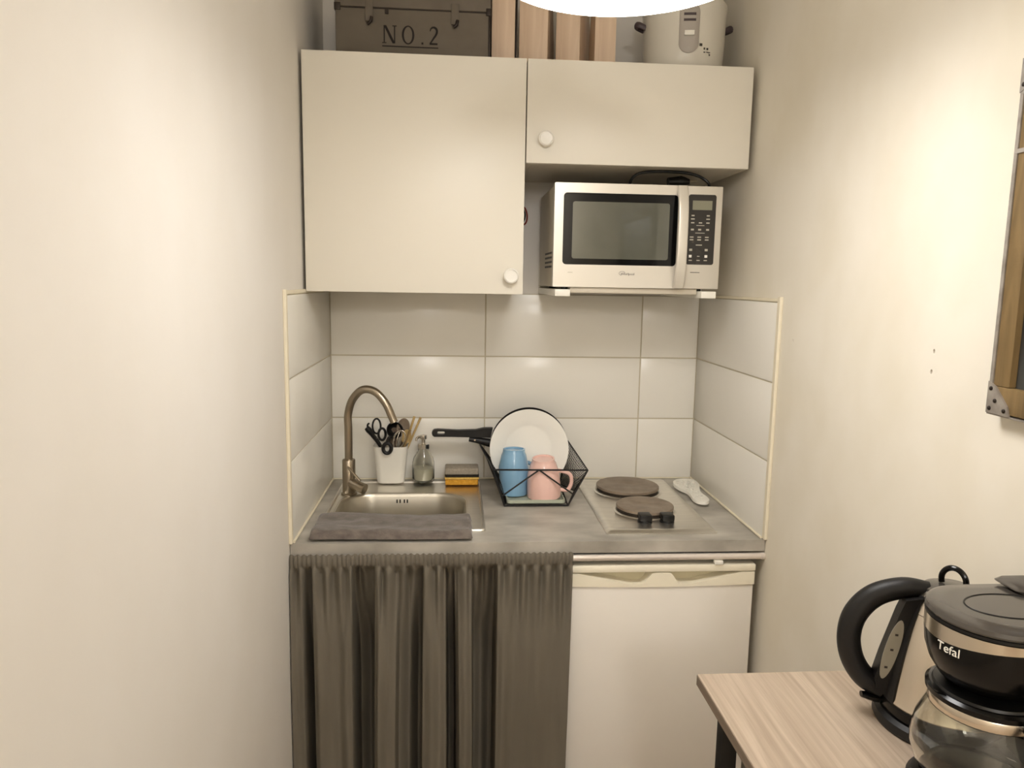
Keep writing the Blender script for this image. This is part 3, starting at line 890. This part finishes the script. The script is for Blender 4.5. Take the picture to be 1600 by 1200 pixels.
pl_c = Vector((0.634, -0.128, 1.0320))
plate_prof = [(0.001, 0.0), (0.055, 0.0), (0.060, -0.003), (0.064, -0.001), (0.080, 0.004), (0.117, 0.0165), (0.1195, 0.0185), (0.1185, 0.0200), (0.114, 0.0190), (0.082, 0.0095), (0.074, 0.0055), (0.066, 0.0030), (0.001, 0.0030)]
b = lathe([(r * 1.032, z) for r, z in plate_prof], 72)
tag(obj('dinner_plate', disc_thing(b, 9, pl_c), 'ceramic'), 'white dinner plate standing upright in the dish rack', 'plate')

# frying pan behind it
pn = thing('frying_pan', 'black frying pan with long handle behind the plate', 'frying pan', (0.634, -0.083, RZ + 0.005))
pc_ = Vector((0.003, 0.018, 0.1250))
b = lathe([(0.001, 0.0), (0.092, 0.0), (0.100, 0.004), (0.1215, 0.036), (0.1230, 0.0365), (0.1235, 0.0345), (0.103, 0.0005), (0.094, -0.0035), (0.001, -0.0035)], 64)
pd = obj('pan_body', disc_thing(b, 5, pc_), 'pan', pn)
hz = 0.1690
hole = [(p[0], p[1]) for p in rrect(-0.286, -0.262, hz - 0.0050, hz + 0.0050, 0.0048, 0, 5)]
ho = [(-0.301, hz + .006), (-0.303, hz), (-0.301, hz - .008), (-0.295, hz - .0125), (-0.24, hz - .0125), (-0.16, hz - 0.0145), (-0.118, hz - 0.0155), (-0.112, hz + 0.016), (-0.14, hz + 0.0155), (-0.165, hz + .010), (-0.22, hz + .0085), (-0.285, hz + .0115), (-0.296, hz + .0105)]
b = holed(ho, [hole], -0.013, 0.006)
rot_bm(b, UPRIGHT)
obj('handle', b, 'black_soft', pn, smooth=30)
br_ = obj('handle_bracket', tube([(-0.186, -0.004, hz - 0.021), (-0.155, -0.004, hz - 0.026), (-0.118, -0.002, hz - 0.034)], [0.008, 0.010, 0.014], 12, 5), 'black_soft', pn)
obj('rivet', tube([(-0.168, -0.012, hz - 0.0225), (-0.168, -0.0155, hz - 0.0225)], 0.0028, 10, 1), 'chrome', br_)


def mug(label, loc, cat, mt, rb, rr, h, belly, handle_dir, rot):
    """upside-down mug: z=0 is the lip, z=h the foot"""
    o = thing('mug', label, cat, loc, rot=rot, group='mugs in the dish rack')
    t = 0.0035
    prof_ = [(rr - t, 0.0015), (rr - t * 0.5, 0.0), (rr, 0.0015), (rr * 1.0, h * 0.25), (belly, h * 0.6), (rb * 1.12, h * 0.86), (rb, h * 0.93), (rb * 0.97, h), (rb * 0.86, h), (rb * 0.84, h - 0.004), (0.001, h - 0.004)]
    inner = [(0.001, h - 0.009), (rb * 0.9, h - 0.012), (belly - t, h * 0.6), (rr - t, h * 0.25)]
    b = lathe(prof_, 44)
    b2 = lathe(inner + [(rr - t, 0.0015)], 44, cap1=False)
    merge(b, b2)
    obj('cup', b, mt, o)
    ca, sa = math.cos(handle_dir), math.sin(handle_dir)
    pts = [(ca * (rr - 0.004), sa * (rr - 0.004), h * 0.16), (ca * (rr + 0.020), sa * (rr + 0.020), h * 0.15), (ca * (rr + 0.032), sa * (rr + 0.032), h * 0.36), (ca * (rr + 0.026), sa * (rr + 0.026), h * 0.58), (ca * (belly - 0.004), sa * (belly - 0.004), h * 0.68)]
    obj('handle', tube(pts, [0.0058, 0.0060, 0.0055, 0.0058, 0.0060], 12, 7, flat=0.8), mt, o)
    return o


mug('blue mug standing upside down in the dish rack', (0.5815, -0.209, RZ + 0.011), 'mug', 'blue', 0.034, 0.0430, 0.138, 0.0455, math.radians(30), (math.radians(-2), 0, 0))
mug('pink mug standing upside down in the dish rack', (0.6710, -0.2440, RZ + 0.0150), 'mug', 'pink', 0.034, 0.0505, 0.118, 0.0475, math.radians(-8), (math.radians(6), math.radians(-3), 0))

# utensil pot (rounded square) with its utensils
ux, uy = 0.200, -0.060 + 0.0135
up_ = thing('utensil_pot', 'white ceramic utensil pot by the tap', 'pot', (ux, uy - 0.002, 0.9072))
sq = lambda hx, z, r: rrect(-hx, hx, -hx * 0.72, hx * 0.72, r, z, 6)
obj('pot', loft([sq(0.040, 0.0, 0.018), sq(0.043, 0.003, 0.020), sq(0.0545, 0.118, 0.022), sq(0.0550, 0.1195, 0.022), sq(0.0535, 0.1195, 0.021), sq(0.0525, 0.118, 0.020), sq(0.042, 0.007, 0.018)]), 'cup_white', up_)
PZ = 0.9072 + 0.0075


def lin3(a, b, t):
    return tuple(a[i] + (b[i] - a[i]) * t for i in range(3))


UG = 'utensils in the white pot'
# black-handled tongs leaning left
t1 = thing('spatula', 'black nylon spatula handle leaning towards the tap', 'spatula', (ux, uy, PZ), group=UG)
obj('shaft', tube([(0.018, -0.002, 0.001), (-0.030, -0.010, 0.105), (-0.058, -0.014, 0.148)], [0.004, 0.006, 0.0075], 10, 6), 'black_soft', t1)
obj('grip_end', tube([(-0.058, -0.014, 0.148), (-0.068, -0.015, 0.162), (-0.075, -0.015, 0.170)], [0.0075, 0.010, 0.008], 12, 5), 'black_soft', t1)
obj('hook', tube([(-0.072, -0.015, 0.170), (-0.071, -0.015, 0.180), (-0.066, -0.015, 0.184)], 0.0028, 8, 5), 'black_soft', t1)
t2 = thing('scissors', 'black-handled scissors standing in the white pot', 'scissors', (ux, uy, PZ), group=UG)
obj('blade', tube([(0.004, 0.004, 0.001), (-0.022, 0.000, 0.115)], [0.003, 0.006], 8, 1, flat=0.35), 'steel', t2)
ring = lambda c, rx, rz, ya, n=22: [(c[0] + rx * math.cos(2 * PI * i / n), c[1] + ya * math.cos(2 * PI * i / n), c[2] + rz * math.sin(2 * PI * i / n)) for i in range(n)]
obj('finger_loop', tube(ring((-0.045, -0.001, 0.172), 0.0125, 0.024, 0.002), 0.0030, 8, closed=True), 'black_soft', t2)
obj('finger_loop', tube(ring((-0.028, -0.002, 0.146), 0.0110, 0.019, 0.002), 0.0040, 8, closed=True), 'black_soft', t2)
t3 = thing('ladle', 'dark ladle with its holed handle hooked over the pot rim', 'ladle', (ux, uy, PZ), group=UG)
obj('shaft', tube([(0.012, 0.004, 0.135), (-0.002, -0.032, 0.140), (-0.006, -0.052, 0.128)], [0.004, 0.006, 0.008], 10, 6), 'black_soft', t3)
obj('handle_loop', tube(ring((-0.007, -0.0555, 0.1125), 0.0125, 0.0160, 0.0), 0.0058, 8, closed=True), 'black_soft', t3)
bw = lathe([(0.001, 0.0), (0.014, 0.003), (0.024, 0.012), (0.0275, 0.024), (0.0262, 0.024), (0.0228, 0.0125), (0.0132, 0.0045), (0.001, 0.0015)], 24)
rot_bm(bw, Matrix.Translation((0.006, 0.012, 0.150)) @ Matrix.Rotation(math.radians(62), 4, 'X') @ Matrix.Rotation(math.radians(18), 4, 'Y'))
obj('bowl', bw, 'black', t3)
t4 = thing('serving_spoon', 'steel serving spoon standing bowl-up in the white pot', 'spoon', (ux, uy, PZ), group=UG)
obj('shaft', tube([(-0.004, 0.012, 0.001), (0.022, 0.010, 0.110), (0.030, 0.010, 0.140)], [0.003, 0.004, 0.006], 8, 5, flat=0.5), 'steel', t4)
bw = lathe([(0.001, -0.006), (0.012, -0.0045), (0.020, 0.0), (0.0205, 0.0008), (0.0195, 0.0012), (0.012, -0.0030), (0.001, -0.0045)], 24, sy=1.45)
rot_bm(bw, Matrix.Translation((0.038, 0.010, 0.166)) @ Matrix.Rotation(math.radians(12), 4, 'Y') @ Matrix.Rotation(math.radians(80), 4, 'X'))
obj('bowl', bw, 'cast_iron', t4)
t5 = thing('whisk', 'balloon whisk standing wires up in the white pot', 'whisk', (ux, uy, PZ), group=UG)
obj('shaft', tube([(0.004, -0.018, 0.001), (0.020, -0.022, 0.095)], 0.0055, 10, 1), 'steel', t5)
for k in range(5):
    a = k * PI / 5
    ca, sa = math.cos(a) * 0.020, math.sin(a) * 0.014
    obj('wire', tube([(0.020, -0.022, 0.092), (0.026 + ca, -0.024 + sa, 0.125), (0.032 + ca * 0.8, -0.024 + sa * 0.8, 0.152), (0.034, -0.024, 0.163), (0.032 - ca * 0.8, -0.024 - sa * 0.8, 0.152), (0.026 - ca, -0.024 - sa, 0.125), (0.020, -0.022, 0.092)], 0.0010, 5, 5), 'chrome', t5)
t6 = thing('turner', 'brown nylon turner with slotted head in the white pot', 'turner', (ux, uy, PZ), group=UG)
obj('shaft', tube([(0.010, 0.016, 0.001), (0.012, 0.012, 0.110)], [0.004, 0.005], 8, 1), 'turner', t6)
hb_ = holed([(p[0], p[1]) for p in rrect(-0.022, 0.024, 0.105, 0.165, 0.010, 0, 5)], [[(p[0], p[1]) for p in rrect(x, x + 0.005, 0.120, 0.152, 0.0022, 0, 3)] for x in (-0.012, -0.0015, 0.009)], 0.010, 0.013)
rot_bm(hb_, UPRIGHT)
rot_bm(hb_, Matrix.Rotation(math.radians(8), 4, 'Y'))
obj('head', hb_, 'turner', t6, smooth=30)
t7 = thing('wooden_spoon', 'pale wooden spoon leaning between the turner and the chopsticks', 'spoon', (ux, uy, PZ), group=UG)
obj('shaft', tube([(0.018, -0.006, 0.001), (0.044, -0.004, 0.120)], [0.0035, 0.0045], 8, 1), 'wood_stick', t7)
bw = lathe([(0.001, -0.004), (0.010, -0.003), (0.015, 0.0), (0.0155, 0.0008), (0.0145, 0.0012), (0.010, -0.0015), (0.001, -0.0025)], 20, sy=1.5)
rot_bm(bw, Matrix.Translation((0.049, -0.004, 0.139)) @ Matrix.Rotation(math.radians(14), 4, 'Y') @ Matrix.Rotation(math.radians(84), 4, 'X'))
obj('bowl', bw, 'wood_stick', t7)
for lab, a, b_ in (('bamboo chopstick leaning furthest out of the white pot', (0.010, -0.004, 0.001), (0.094, 0.002, 0.200)),
                   ('bamboo chopstick leaning beside the steel spoon', (0.012, 0.006, 0.001), (0.074, 0.008, 0.202)),
                   ('dark wooden stick leaning low over the pot rim', (0.004, -0.014, 0.001), (0.062, -0.010, 0.162))):
    o = obj('chopstick', tube([a, lin3(a, b_, 0.5), b_], [0.0022, 0.0030, 0.0040], 8, 2), 'wood_stick' if 'bamboo' in lab else 'frame_wood')
    o.location = (ux, uy, PZ)
    tag(o, lab, 'chopstick', UG)

# soap dispenser
sd = thing('soap_dispenser', 'clear glass soap dispenser with pump between pot and sponge', 'soap dispenser', (0.303, -0.0465, 0.9072))
gp = [(0.030, 0.0), (0.0345, 0.003), (0.0355, 0.010), (0.0355, 0.062), (0.032, 0.078), (0.022, 0.094), (0.0165, 0.104), (0.0160, 0.114), (0.0140, 0.114), (0.0140, 0.104), (0.0195, 0.092), (0.029, 0.077), (0.0330, 0.062), (0.0330, 0.010), (0.031, 0.006), (0.001, 0.006)]
obj('bottle', lathe(gp, 40), 'glass', sd)
obj('soap', lathe([(0.030, 0.0068), (0.0322, 0.011), (0.0322, 0.045), (0.001, 0.045)], 36), 'soap', sd)
obj('collar', lathe([(0.0172, 0.108), (0.0172, 0.122), (0.009, 0.125), (0.006, 0.126), (0.006, 0.140)], 28), 'chrome', sd)
pm = obj('pump_head', lathe([(0.0105, 0.138), (0.0115, 0.141), (0.0105, 0.151), (0.003, 0.153)], 20), 'chrome', sd)
obj('nozzle', tube([(0.0, 0.0, 0.147), (-0.012, -0.014, 0.148), (-0.020, -0.023, 0.144), (-0.022, -0.025, 0.136)], [0.005, 0.0046, 0.004, 0.0034], 10, 5), 'chrome', pm)
obj('dip_tube', bar((0, 0, 0.012), (0, 0, 0.110), 0.002), 'mark', sd)
obj('lock_clip', box(0.010, 0.0185, -0.014, -0.006, 0.108, 0.122, 0.001), 'black', sd)

# sponges
sy0, sy1 = -0.103, -0.036
s1 = thing('cleaning_sponge', 'yellow cleaning sponge with dark scouring side at the sink edge', 'sponge', (0.426, -0.0695, 0.9072))
obj('foam', box(-0.052, 0.052, -0.033, 0.033, 0.0, 0.0185, 0.004), 'sponge_y', s1, smooth=60)
obj('foam_layer', box(-0.054, 0.055, -0.034, 0.033, 0.0182, 0.0260, 0.003), 'sponge_l', s1, smooth=60)
obj('scouring_pad', box(-0.053, 0.054, -0.033, 0.033, 0.0258, 0.0325, 0.0015), 'scour', s1)
s2 = thing('cleaning_sponge', 'grey sponge lying on top of the yellow sponge', 'sponge', (0.426, -0.0695, 0.9072 + 0.0328))
obj('foam', box(-0.053, 0.053, -0.031, 0.033, 0.0, 0.0215, 0.004), 'sponge_g', s2, smooth=60)

# ================================================================== BAR TABLE, KETTLE, COFFEE MAKER
TZ = 0.93
tb = thing('bar_table', 'narrow high table with wood-grain top and black legs by the wall', 'table', (0.0, 0.0, 0.0))
tx0, tx1, ty0, ty1 = 0.796, 1.196, -2.20, -1.293
obj('table_top', box(tx0, tx1, ty0, ty1, TZ - 0.018, TZ, 0.0008), 'table', tb)
obj('edge_band', box(tx0 - 0.0012, tx0 + 0.0002, ty0 + 0.001, ty1 - 0.001, TZ - 0.0175, TZ - 0.0012), 'table_edge', tb)
for x in (0.8225, 1.160):
    for y in (ty1 - 0.052, ty0 + 0.03):
        obj('leg', box(x, x + 0.025, y, y + 0.025, 0.0, TZ - 0.0185, 0.0015), 'black_metal', tb)
for y in (ty1 - 0.052, ty0 + 0.03):
    obj('crossbar', box(0.848, 1.1595, y + 0.002, y + 0.023, TZ - 0.043, TZ - 0.0187), 'black_metal', tb)
for x in (0.8225, 1.160):
    obj('rail', box(x + 0.002, x + 0.023, ty0 + 0.056, ty1 - 0.0525, TZ - 0.043, TZ - 0.0187), 'black_metal', tb)

kt = thing('electric_kettle', 'champagne steel electric kettle with big black handle on the high table', 'kettle', (1.103, -1.4415, TZ + 0.0003), math.radians(-21))
obj('power_base', lathe([(0.086, 0.0), (0.088, 0.004), (0.086, 0.014), (0.080, 0.0185), (0.05, 0.0190)], 48), 'black_soft', kt)
obj('foot_ring', lathe([(0.070, 0.0192), (0.079, 0.021), (0.0815, 0.034), (0.0800, 0.0375)], 48), 'black_gloss', kt)
bd = obj('body', lathe([(0.0795, 0.0376), (0.0805, 0.040), (0.079, 0.045), (0.0745, 0.075), (0.0685, 0.110), (0.0610, 0.145), (0.0540, 0.170)], 64), 'kettle', kt)
obj('collar', lathe([(0.0538, 0.1708), (0.0500, 0.182), (0.0440, 0.194), (0.0380, 0.2000)], 56), 'kettle', kt)
obj('lid', lathe([(0.0378, 0.1995), (0.0370, 0.2035), (0.030, 0.2062), (0.001, 0.2075)], 40), 'grey_lid', kt)
rg = [(0.0, 0.0, 0.0)] * 0
rdir = Vector((0.62, -0.50, 0)).normalized()
for i in range(13):
    a = math.radians(-20 + 220 * i / 12)
    q = rdir * (0.0165 * math.cos(a))
    rg.append((q.x, q.y, 0.2145 + 0.0185 * math.sin(a)))
obj('lid_ring', tube(rg, 0.0040, 10, 3), 'black_gloss', kt)
obj('handle', tube([(-0.030, 0, 0.196), (-0.062, 0, 0.196), (-0.098, 0, 0.180), (-0.121, 0, 0.150), (-0.128, 0, 0.115), (-0.121, 0, 0.080), (-0.103, 0, 0.054), (-0.078, 0, 0.042)],
                     [0.013, 0.0150, 0.0160, 0.0165, 0.0165, 0.0165, 0.0165, 0.0165], 20, 8, flat=1.05), 'black_soft', kt)
fin = [(-0.040, 0.192), (-0.062, 0.186), (-0.0690, 0.165), (-0.086, 0.100), (-0.0935, 0.066), (-0.090, 0.050), (-0.074, 0.040), (-0.050, 0.040)]
b = holed(fin, [], -0.024, 0.004)
rot_bm(b, UPRIGHT)
fo = obj('gauge_housing', b, 'black_soft', kt, smooth=30)
bl_ = []
for r_, z_ in ((0.0795, 0.0385), (0.0795, 0.045), (0.0750, 0.075), (0.0690, 0.110), (0.0615, 0.145), (0.0545, 0.170), (0.0505, 0.182), (0.0445, 0.194)):
    bl_.append([(-(r_ + dr_) * math.cos(a), (r_ + dr_) * math.sin(a), z_) for dr_, an in ((0.0016, (-29, -22, -15, -8, 0, 6, 12, 18, 24)), (-0.004, (24, 18, 12, 6, 0, -8, -15, -22, -29))) for a in [math.radians(q) for q in an]])
obj('back_strip', loft(bl_), 'black_soft', kt)
gz = [(-0.0745 - 0.0170 * (z_ - 0.155) / -0.10 * 1.0, z_) for z_ in (0.155, 0.060)]
ov = []
for i in range(28):
    a = 2 * PI * i / 28
    lz = 0.112 + 0.045 * math.sin(a)
    cxg = -0.0660 - (0.157 - lz) * 0.20
    ov.append((cxg + 0.0092 * math.cos(a), lz))
b = loft([[(x, -0.0235, z) for x, z in ov], [(x, -0.0252, z) for x, z in ov]])
go = obj('water_gauge', b, 'gauge', fo)
for zz, xx in ((0.135, -0.0705), (0.112, -0.0750), (0.085, -0.0805)):
    obj('gauge_mark', box(xx - 0.002, xx + 0.002, -0.0258, -0.0250, zz - 0.0015, zz + 0.0015), 'dark_print', go)
obj('switch_lever', tube([(-0.076, -0.004, 0.0285), (-0.092, -0.008, 0.0290), (-0.107, -0.011, 0.0315)], [0.0080, 0.0062, 0.0040], 10, 4, flat=1.5), 'black_gloss', kt)
obj('spout', loft([[(0.045 + x, y, 0.172) for x, y in ((0, -0.018), (0.012, 0), (0, 0.018), (-0.01, 0))], [(0.040 + x, y, 0.196) for x, y in ((0, -0.018), (0.026, 0), (0, 0.018), (-0.01, 0))]]), 'kettle', kt)

cm = thing('coffee_maker', 'black drip coffee maker with steel band beside the kettle', 'coffee maker', (1.042, -1.598, TZ + 0.0003))


def stadium(r, xb, z, n=20, k=1.0):
    """round nose to -X, straight sides to xb"""
    out = [(-r * math.cos(a), r * k * math.sin(a), z) for a in [-PI / 2 + PI * i / n for i in range(n + 1)]]
    c_ = 0.02
    out = [(r * math.cos(PI / 2 + PI * i / n), r * k * math.sin(PI / 2 + PI * i / n), z) for i in range(n + 1)]
    out += [(xb - c_, -r * k, z), (xb - c_ * 0.3, -r * k + c_ * 0.3, z), (xb, -r * k + c_, z), (xb, r * k - c_, z), (xb - c_ * 0.3, r * k - c_ * 0.3, z), (xb - c_, r * k, z)]
    return out


XBK = 0.150
obj('base', loft([stadium(0.078, XBK, 0.0, k=0.82), stadium(0.080, XBK, 0.004, k=0.82), stadium(0.080, XBK, 0.022, k=0.82), stadium(0.075, XBK, 0.0275, k=0.82)]), 'black', cm)
obj('hot_plate', lathe([(0.062, 0.0276), (0.062, 0.0300), (0.058, 0.0305), (0.001, 0.0305)], 40), 'black_gloss', cm)
obj('column', box(0.080, XBK, -0.062, 0.062, 0.026, 0.165, 0.010, 3), 'black_gloss', cm)
obj('brew_head', loft([stadium(0.046, XBK, 0.157), stadium(0.054, XBK, 0.163), stadium(0.0635, XBK, 0.178), stadium(0.0695, XBK, 0.196), stadium(0.0712, XBK, 0.2120), stadium(0.0712, XBK, 0.2335)]), 'black_gloss', cm)
# steel band with a dip at the nose
bl, tl = [], []
for p in stadium(0.0718, XBK, 0):
    nose = max(0.0, -p[0]) / 0.0718
    bl.append((p[0], p[1], 0.2205 - 0.006 * (nose ** 3) + 0.004 * (1 - nose)))
    tl.append((p[0], p[1], 0.2335))
obj('steel_band', loft([[(p[0] * 0.985, p[1] * 0.985, p[2]) for p in bl], bl, tl, [(p[0] * 0.985, p[1] * 0.985, p[2]) for p in tl]], False, False), 'kettle', cm)
obj('lid_seal', loft([stadium(0.0690, XBK, 0.2336), stadium(0.0725, XBK, 0.2350), stadium(0.0725, XBK, 0.2385), stadium(0.0700, XBK, 0.2392)]), 'black', cm)
ldd = obj('lid', loft([stadium(0.0715, XBK, 0.2393), stadium(0.0728, XBK, 0.2420), stadium(0.0715, XBK, 0.2465), stadium(0.0660, XBK - 0.005, 0.2492), stadium(0.05, XBK - 0.02, 0.2500)]), 'grey_lid', cm)
gr = [(0.018 + 0.052 * math.cos(2 * PI * i / 40), 0.034 * math.sin(2 * PI * i / 40), 0.2500) for i in range(40)]
obj('lid_groove', tube(gr, 0.0011, 6, closed=True), 'black', ldd)
obj('tank_flap', loft([rrect(0.055, 0.152, 0.028, 0.074, 0.008, 0.2505), rrect(0.050, 0.152, 0.028, 0.074, 0.008, 0.2540), rrect(0.056, 0.150, 0.031, 0.072, 0.008, 0.2575)]), 'grey_lid', cm)
b = text_bm('Tefal', 0.0145, 0.0004)
W_ = max(v.co.x for v in b.verts)
for v in b.verts:
    s = v.co.x
    a = math.radians(185) + s / 0.0705
    rr = 0.0720 + v.co.z
    v.co = Vector((rr * math.cos(a), rr * math.sin(a), 0.2040 + v.co.y))
obj('lettering', b, 'mark_w', cm, smooth=None)

cf = thing('glass_carafe', 'glass coffee carafe with black lid under the brew head', 'carafe', (1.042, -1.598, TZ + 0.0003 + 0.0308))
op = [(0.050, 0.0), (0.060, 0.003), (0.070, 0.014), (0.0755, 0.032), (0.0760, 0.046), (0.0715, 0.066), (0.0630, 0.086), (0.0590, 0.098), (0.0590, 0.108)]
ip = [(r - 0.0022, max(z, 0.0028)) for r, z in op]
obj('glass', lathe(op + ip[::-1][:-1] + [(0.045, 0.0028), (0.001, 0.0028)], 64), 'glass', cf)
obj('steel_collar', lathe([(0.0600, 0.092), (0.0606, 0.093), (0.0606, 0.1045), (0.0600, 0.1055)], 56, cap0=False, cap1=False), 'kettle', cf)
obj('rim', lathe([(0.0600, 0.1058), (0.0640, 0.1075), (0.0645, 0.1135), (0.0605, 0.1165), (0.055, 0.1165)], 56), 'black_gloss', cf)
obj('lid', lathe([(0.0575, 0.1166), (0.0560, 0.1195), (0.040, 0.1225), (0.012, 0.1230), (0.001, 0.1230)], 44), 'black', cf)
hd_ = Vector((0.20, -1.0, 0)).normalized()
hp = lambda r, z: (hd_.x * r, hd_.y * r, z)
obj('handle', tube([hp(0.060, 0.101), hp(0.082, 0.106), hp(0.100, 0.094), hp(0.104, 0.066), hp(0.096, 0.036), hp(0.086, 0.026)], [0.010, 0.0105, 0.010, 0.0095, 0.009, 0.008], 14, 7, flat=1.2), 'black', cf)
obj('spout', loft([[(-0.058, y, 0.1075) for y in (-0.014, 0.0, 0.014)] + [(-0.052, 0, 0.1075)], [(-0.066 + abs(y) * 0.4, y, 0.1170) for y in (-0.014, 0.0, 0.014)] + [(-0.052, 0, 0.1170)]]), 'black_gloss', cf)

# ================================================================== FRAMED BOARD ON THE RIGHT WALL
pf = thing('framed_board', 'rustic wooden frame with zinc corners around a dark board on the wall', 'picture frame', (XR, -1.363, 1.372), 0)
FW, FH, SW_ = 0.62, 0.495, 0.037
# local frame: y runs away from the corner (negative = towards viewer), z up, x negative = off the wall
obj('board', box(-0.010, -0.002, -FW + 0.02, -0.02, 0.02, FH - 0.02), 'slate', pf)
obj('stile', box(-0.020, -0.0005, -SW_, -0.0062, 0.0405, FH - 0.0405, 0.0015), 'frame_wood', pf)
obj('stile', box(-0.020, -0.0005, -FW + 0.002, -FW + SW_, 0.0405, FH - 0.0405, 0.0015), 'frame_wood', pf)
obj('rail', box(-0.020, -0.0005, -FW + 0.002, -0.002, 0.002, 0.040, 0.0015), 'frame_wood', pf)
obj('rail', box(-0.020, -0.0005, -FW + 0.002, -0.002, FH - 0.040, FH - 0.002, 0.0015), 'frame_wood', pf)
obj('metal_edge', box(-0.0215, -0.0005, -0.0060, 0.0, 0.0, FH), 'frame_metal', pf)
obj('metal_edge', box(-0.0215, -0.0005, -FW, -FW + 0.0022, 0.0, FH), 'frame_metal', pf)
obj('metal_edge', box(-0.0215, -0.0005, -FW, 0.0, -0.0022, 0.0), 'frame_metal', pf)
obj('metal_edge', box(-0.0215, -0.0005, -FW, 0.0, FH, FH + 0.0022), 'frame_metal', pf)
obj('metal_strap', box(-0.0222, -0.0195, -SW_ - 0.001, -0.001, FH - 0.128, FH - 0.122), 'frame_metal', pf)
obj('metal_strap', box(-0.0222, -0.0195, -SW_ - 0.001, -0.001, FH - 0.048, FH - 0.043), 'frame_metal', pf)
for yy, zz, sy_, sz_ in ((0, 0, -1, 1), (-FW, 0, 1, 1), (0, FH, -1, -1), (-FW, FH, 1, -1)):
    pts = [(yy, zz), (yy + sy_ * 0.046, zz), (yy + sy_ * 0.040, zz + sz_ * 0.014), (yy + sy_ * 0.014, zz + sz_ * 0.040), (yy, zz + sz_ * 0.046)]
    b = holed(pts, [], -0.0232, -0.0202)
    rot_bm(b, Matrix(((0, 0, 1, 0), (1, 0, 0, 0), (0, 1, 0, 0), (0, 0, 0, 1))))
    k = obj('corner_plate', b, 'frame_metal', pf, smooth=None)
    for a, c in ((0.007, 0.007), (0.007, 0.036), (0.036, 0.007), (0.017, 0.019)):
        v = lathe([(0.0032, 0), (0.0030, 0.0015), (0.0015, 0.0026), (0.0003, 0.0028)], 10)
        rot_bm(v, Matrix.Translation((-0.0230, yy + sy_ * a, zz + sz_ * c)) @ Matrix.Rotation(-PI / 2, 4, 'Y'))
        obj('rivet', v, 'box_metal', k)

# ================================================================== PENDANT LAMP AND ADDED FILL GLOBE
def pendant(label, loc, rad, opal, group=None):
    o = thing('pendant_lamp', label, 'lamp', loc)
    drop = ZC - loc[2]
    obj('shade', lathe([(rad, 0.0), (rad + 0.002, 0.002), (rad, 0.012), (rad * 0.93, 0.030), (rad * 0.72, 0.058), (rad * 0.4, 0.082), (0.035, 0.095), (0.030, 0.125), (0.012, 0.130),
                        (0.010, 0.128), (0.028, 0.118), (0.030, 0.092), (rad * 0.4, 0.078), (rad * 0.72, 0.054), (rad * 0.92, 0.028), (rad - 0.003, 0.012), (rad - 0.003, 0.0)], 64, cap0=False, cap1=False), 'shade_fill', o)
    obj('diffuser', lathe([(rad - 0.004, 0.010), (rad - 0.004, 0.002), (rad * 0.9, -0.002), (rad * 0.6, -0.008), (rad * 0.3, -0.011), (0.002, -0.012)], 64), opal, o)
    obj('cord', bar((0, 0, 0.125), (0, 0, drop - 0.028), 0.003), 'lamp_shade', o)
    obj('ceiling_rose', lathe([(0.012, drop - 0.030), (0.045, drop - 0.018), (0.050, drop - 0.001)], 28), 'lamp_shade', o)
    return o


pendant('lit white pendant lamp with glowing round diffuser hanging before the cabinets', (0.645, -1.250, 2.001), 0.194, 'opal')
rl = thing('fill_globe', 'unseen fill globe added behind the camera to brighten the kitchenette', 'lamp', (0.60, -4.10, 2.02))  # added fill light, out of view; not a known lamp of the room
obj('globe', lathe([(0.15 * math.sin(PI * i / 20) + 0.0005, 0.15 - 0.15 * math.cos(PI * i / 20)) for i in range(21)], 40), 'fill_glow', rl)
obj('cap', lathe([(0.045, 0.292), (0.045, 0.312), (0.012, 0.325)], 28), 'lamp_shade', rl)
obj('cord', bar((0, 0, 0.32), (0, 0, ZC - 2.02 - 0.028), 0.003), 'lamp_shade', rl)
obj('ceiling_rose', lathe([(0.012, ZC - 2.02 - 0.030), (0.045, ZC - 2.02 - 0.018), (0.050, ZC - 2.02 - 0.001)], 28), 'lamp_shade', rl)
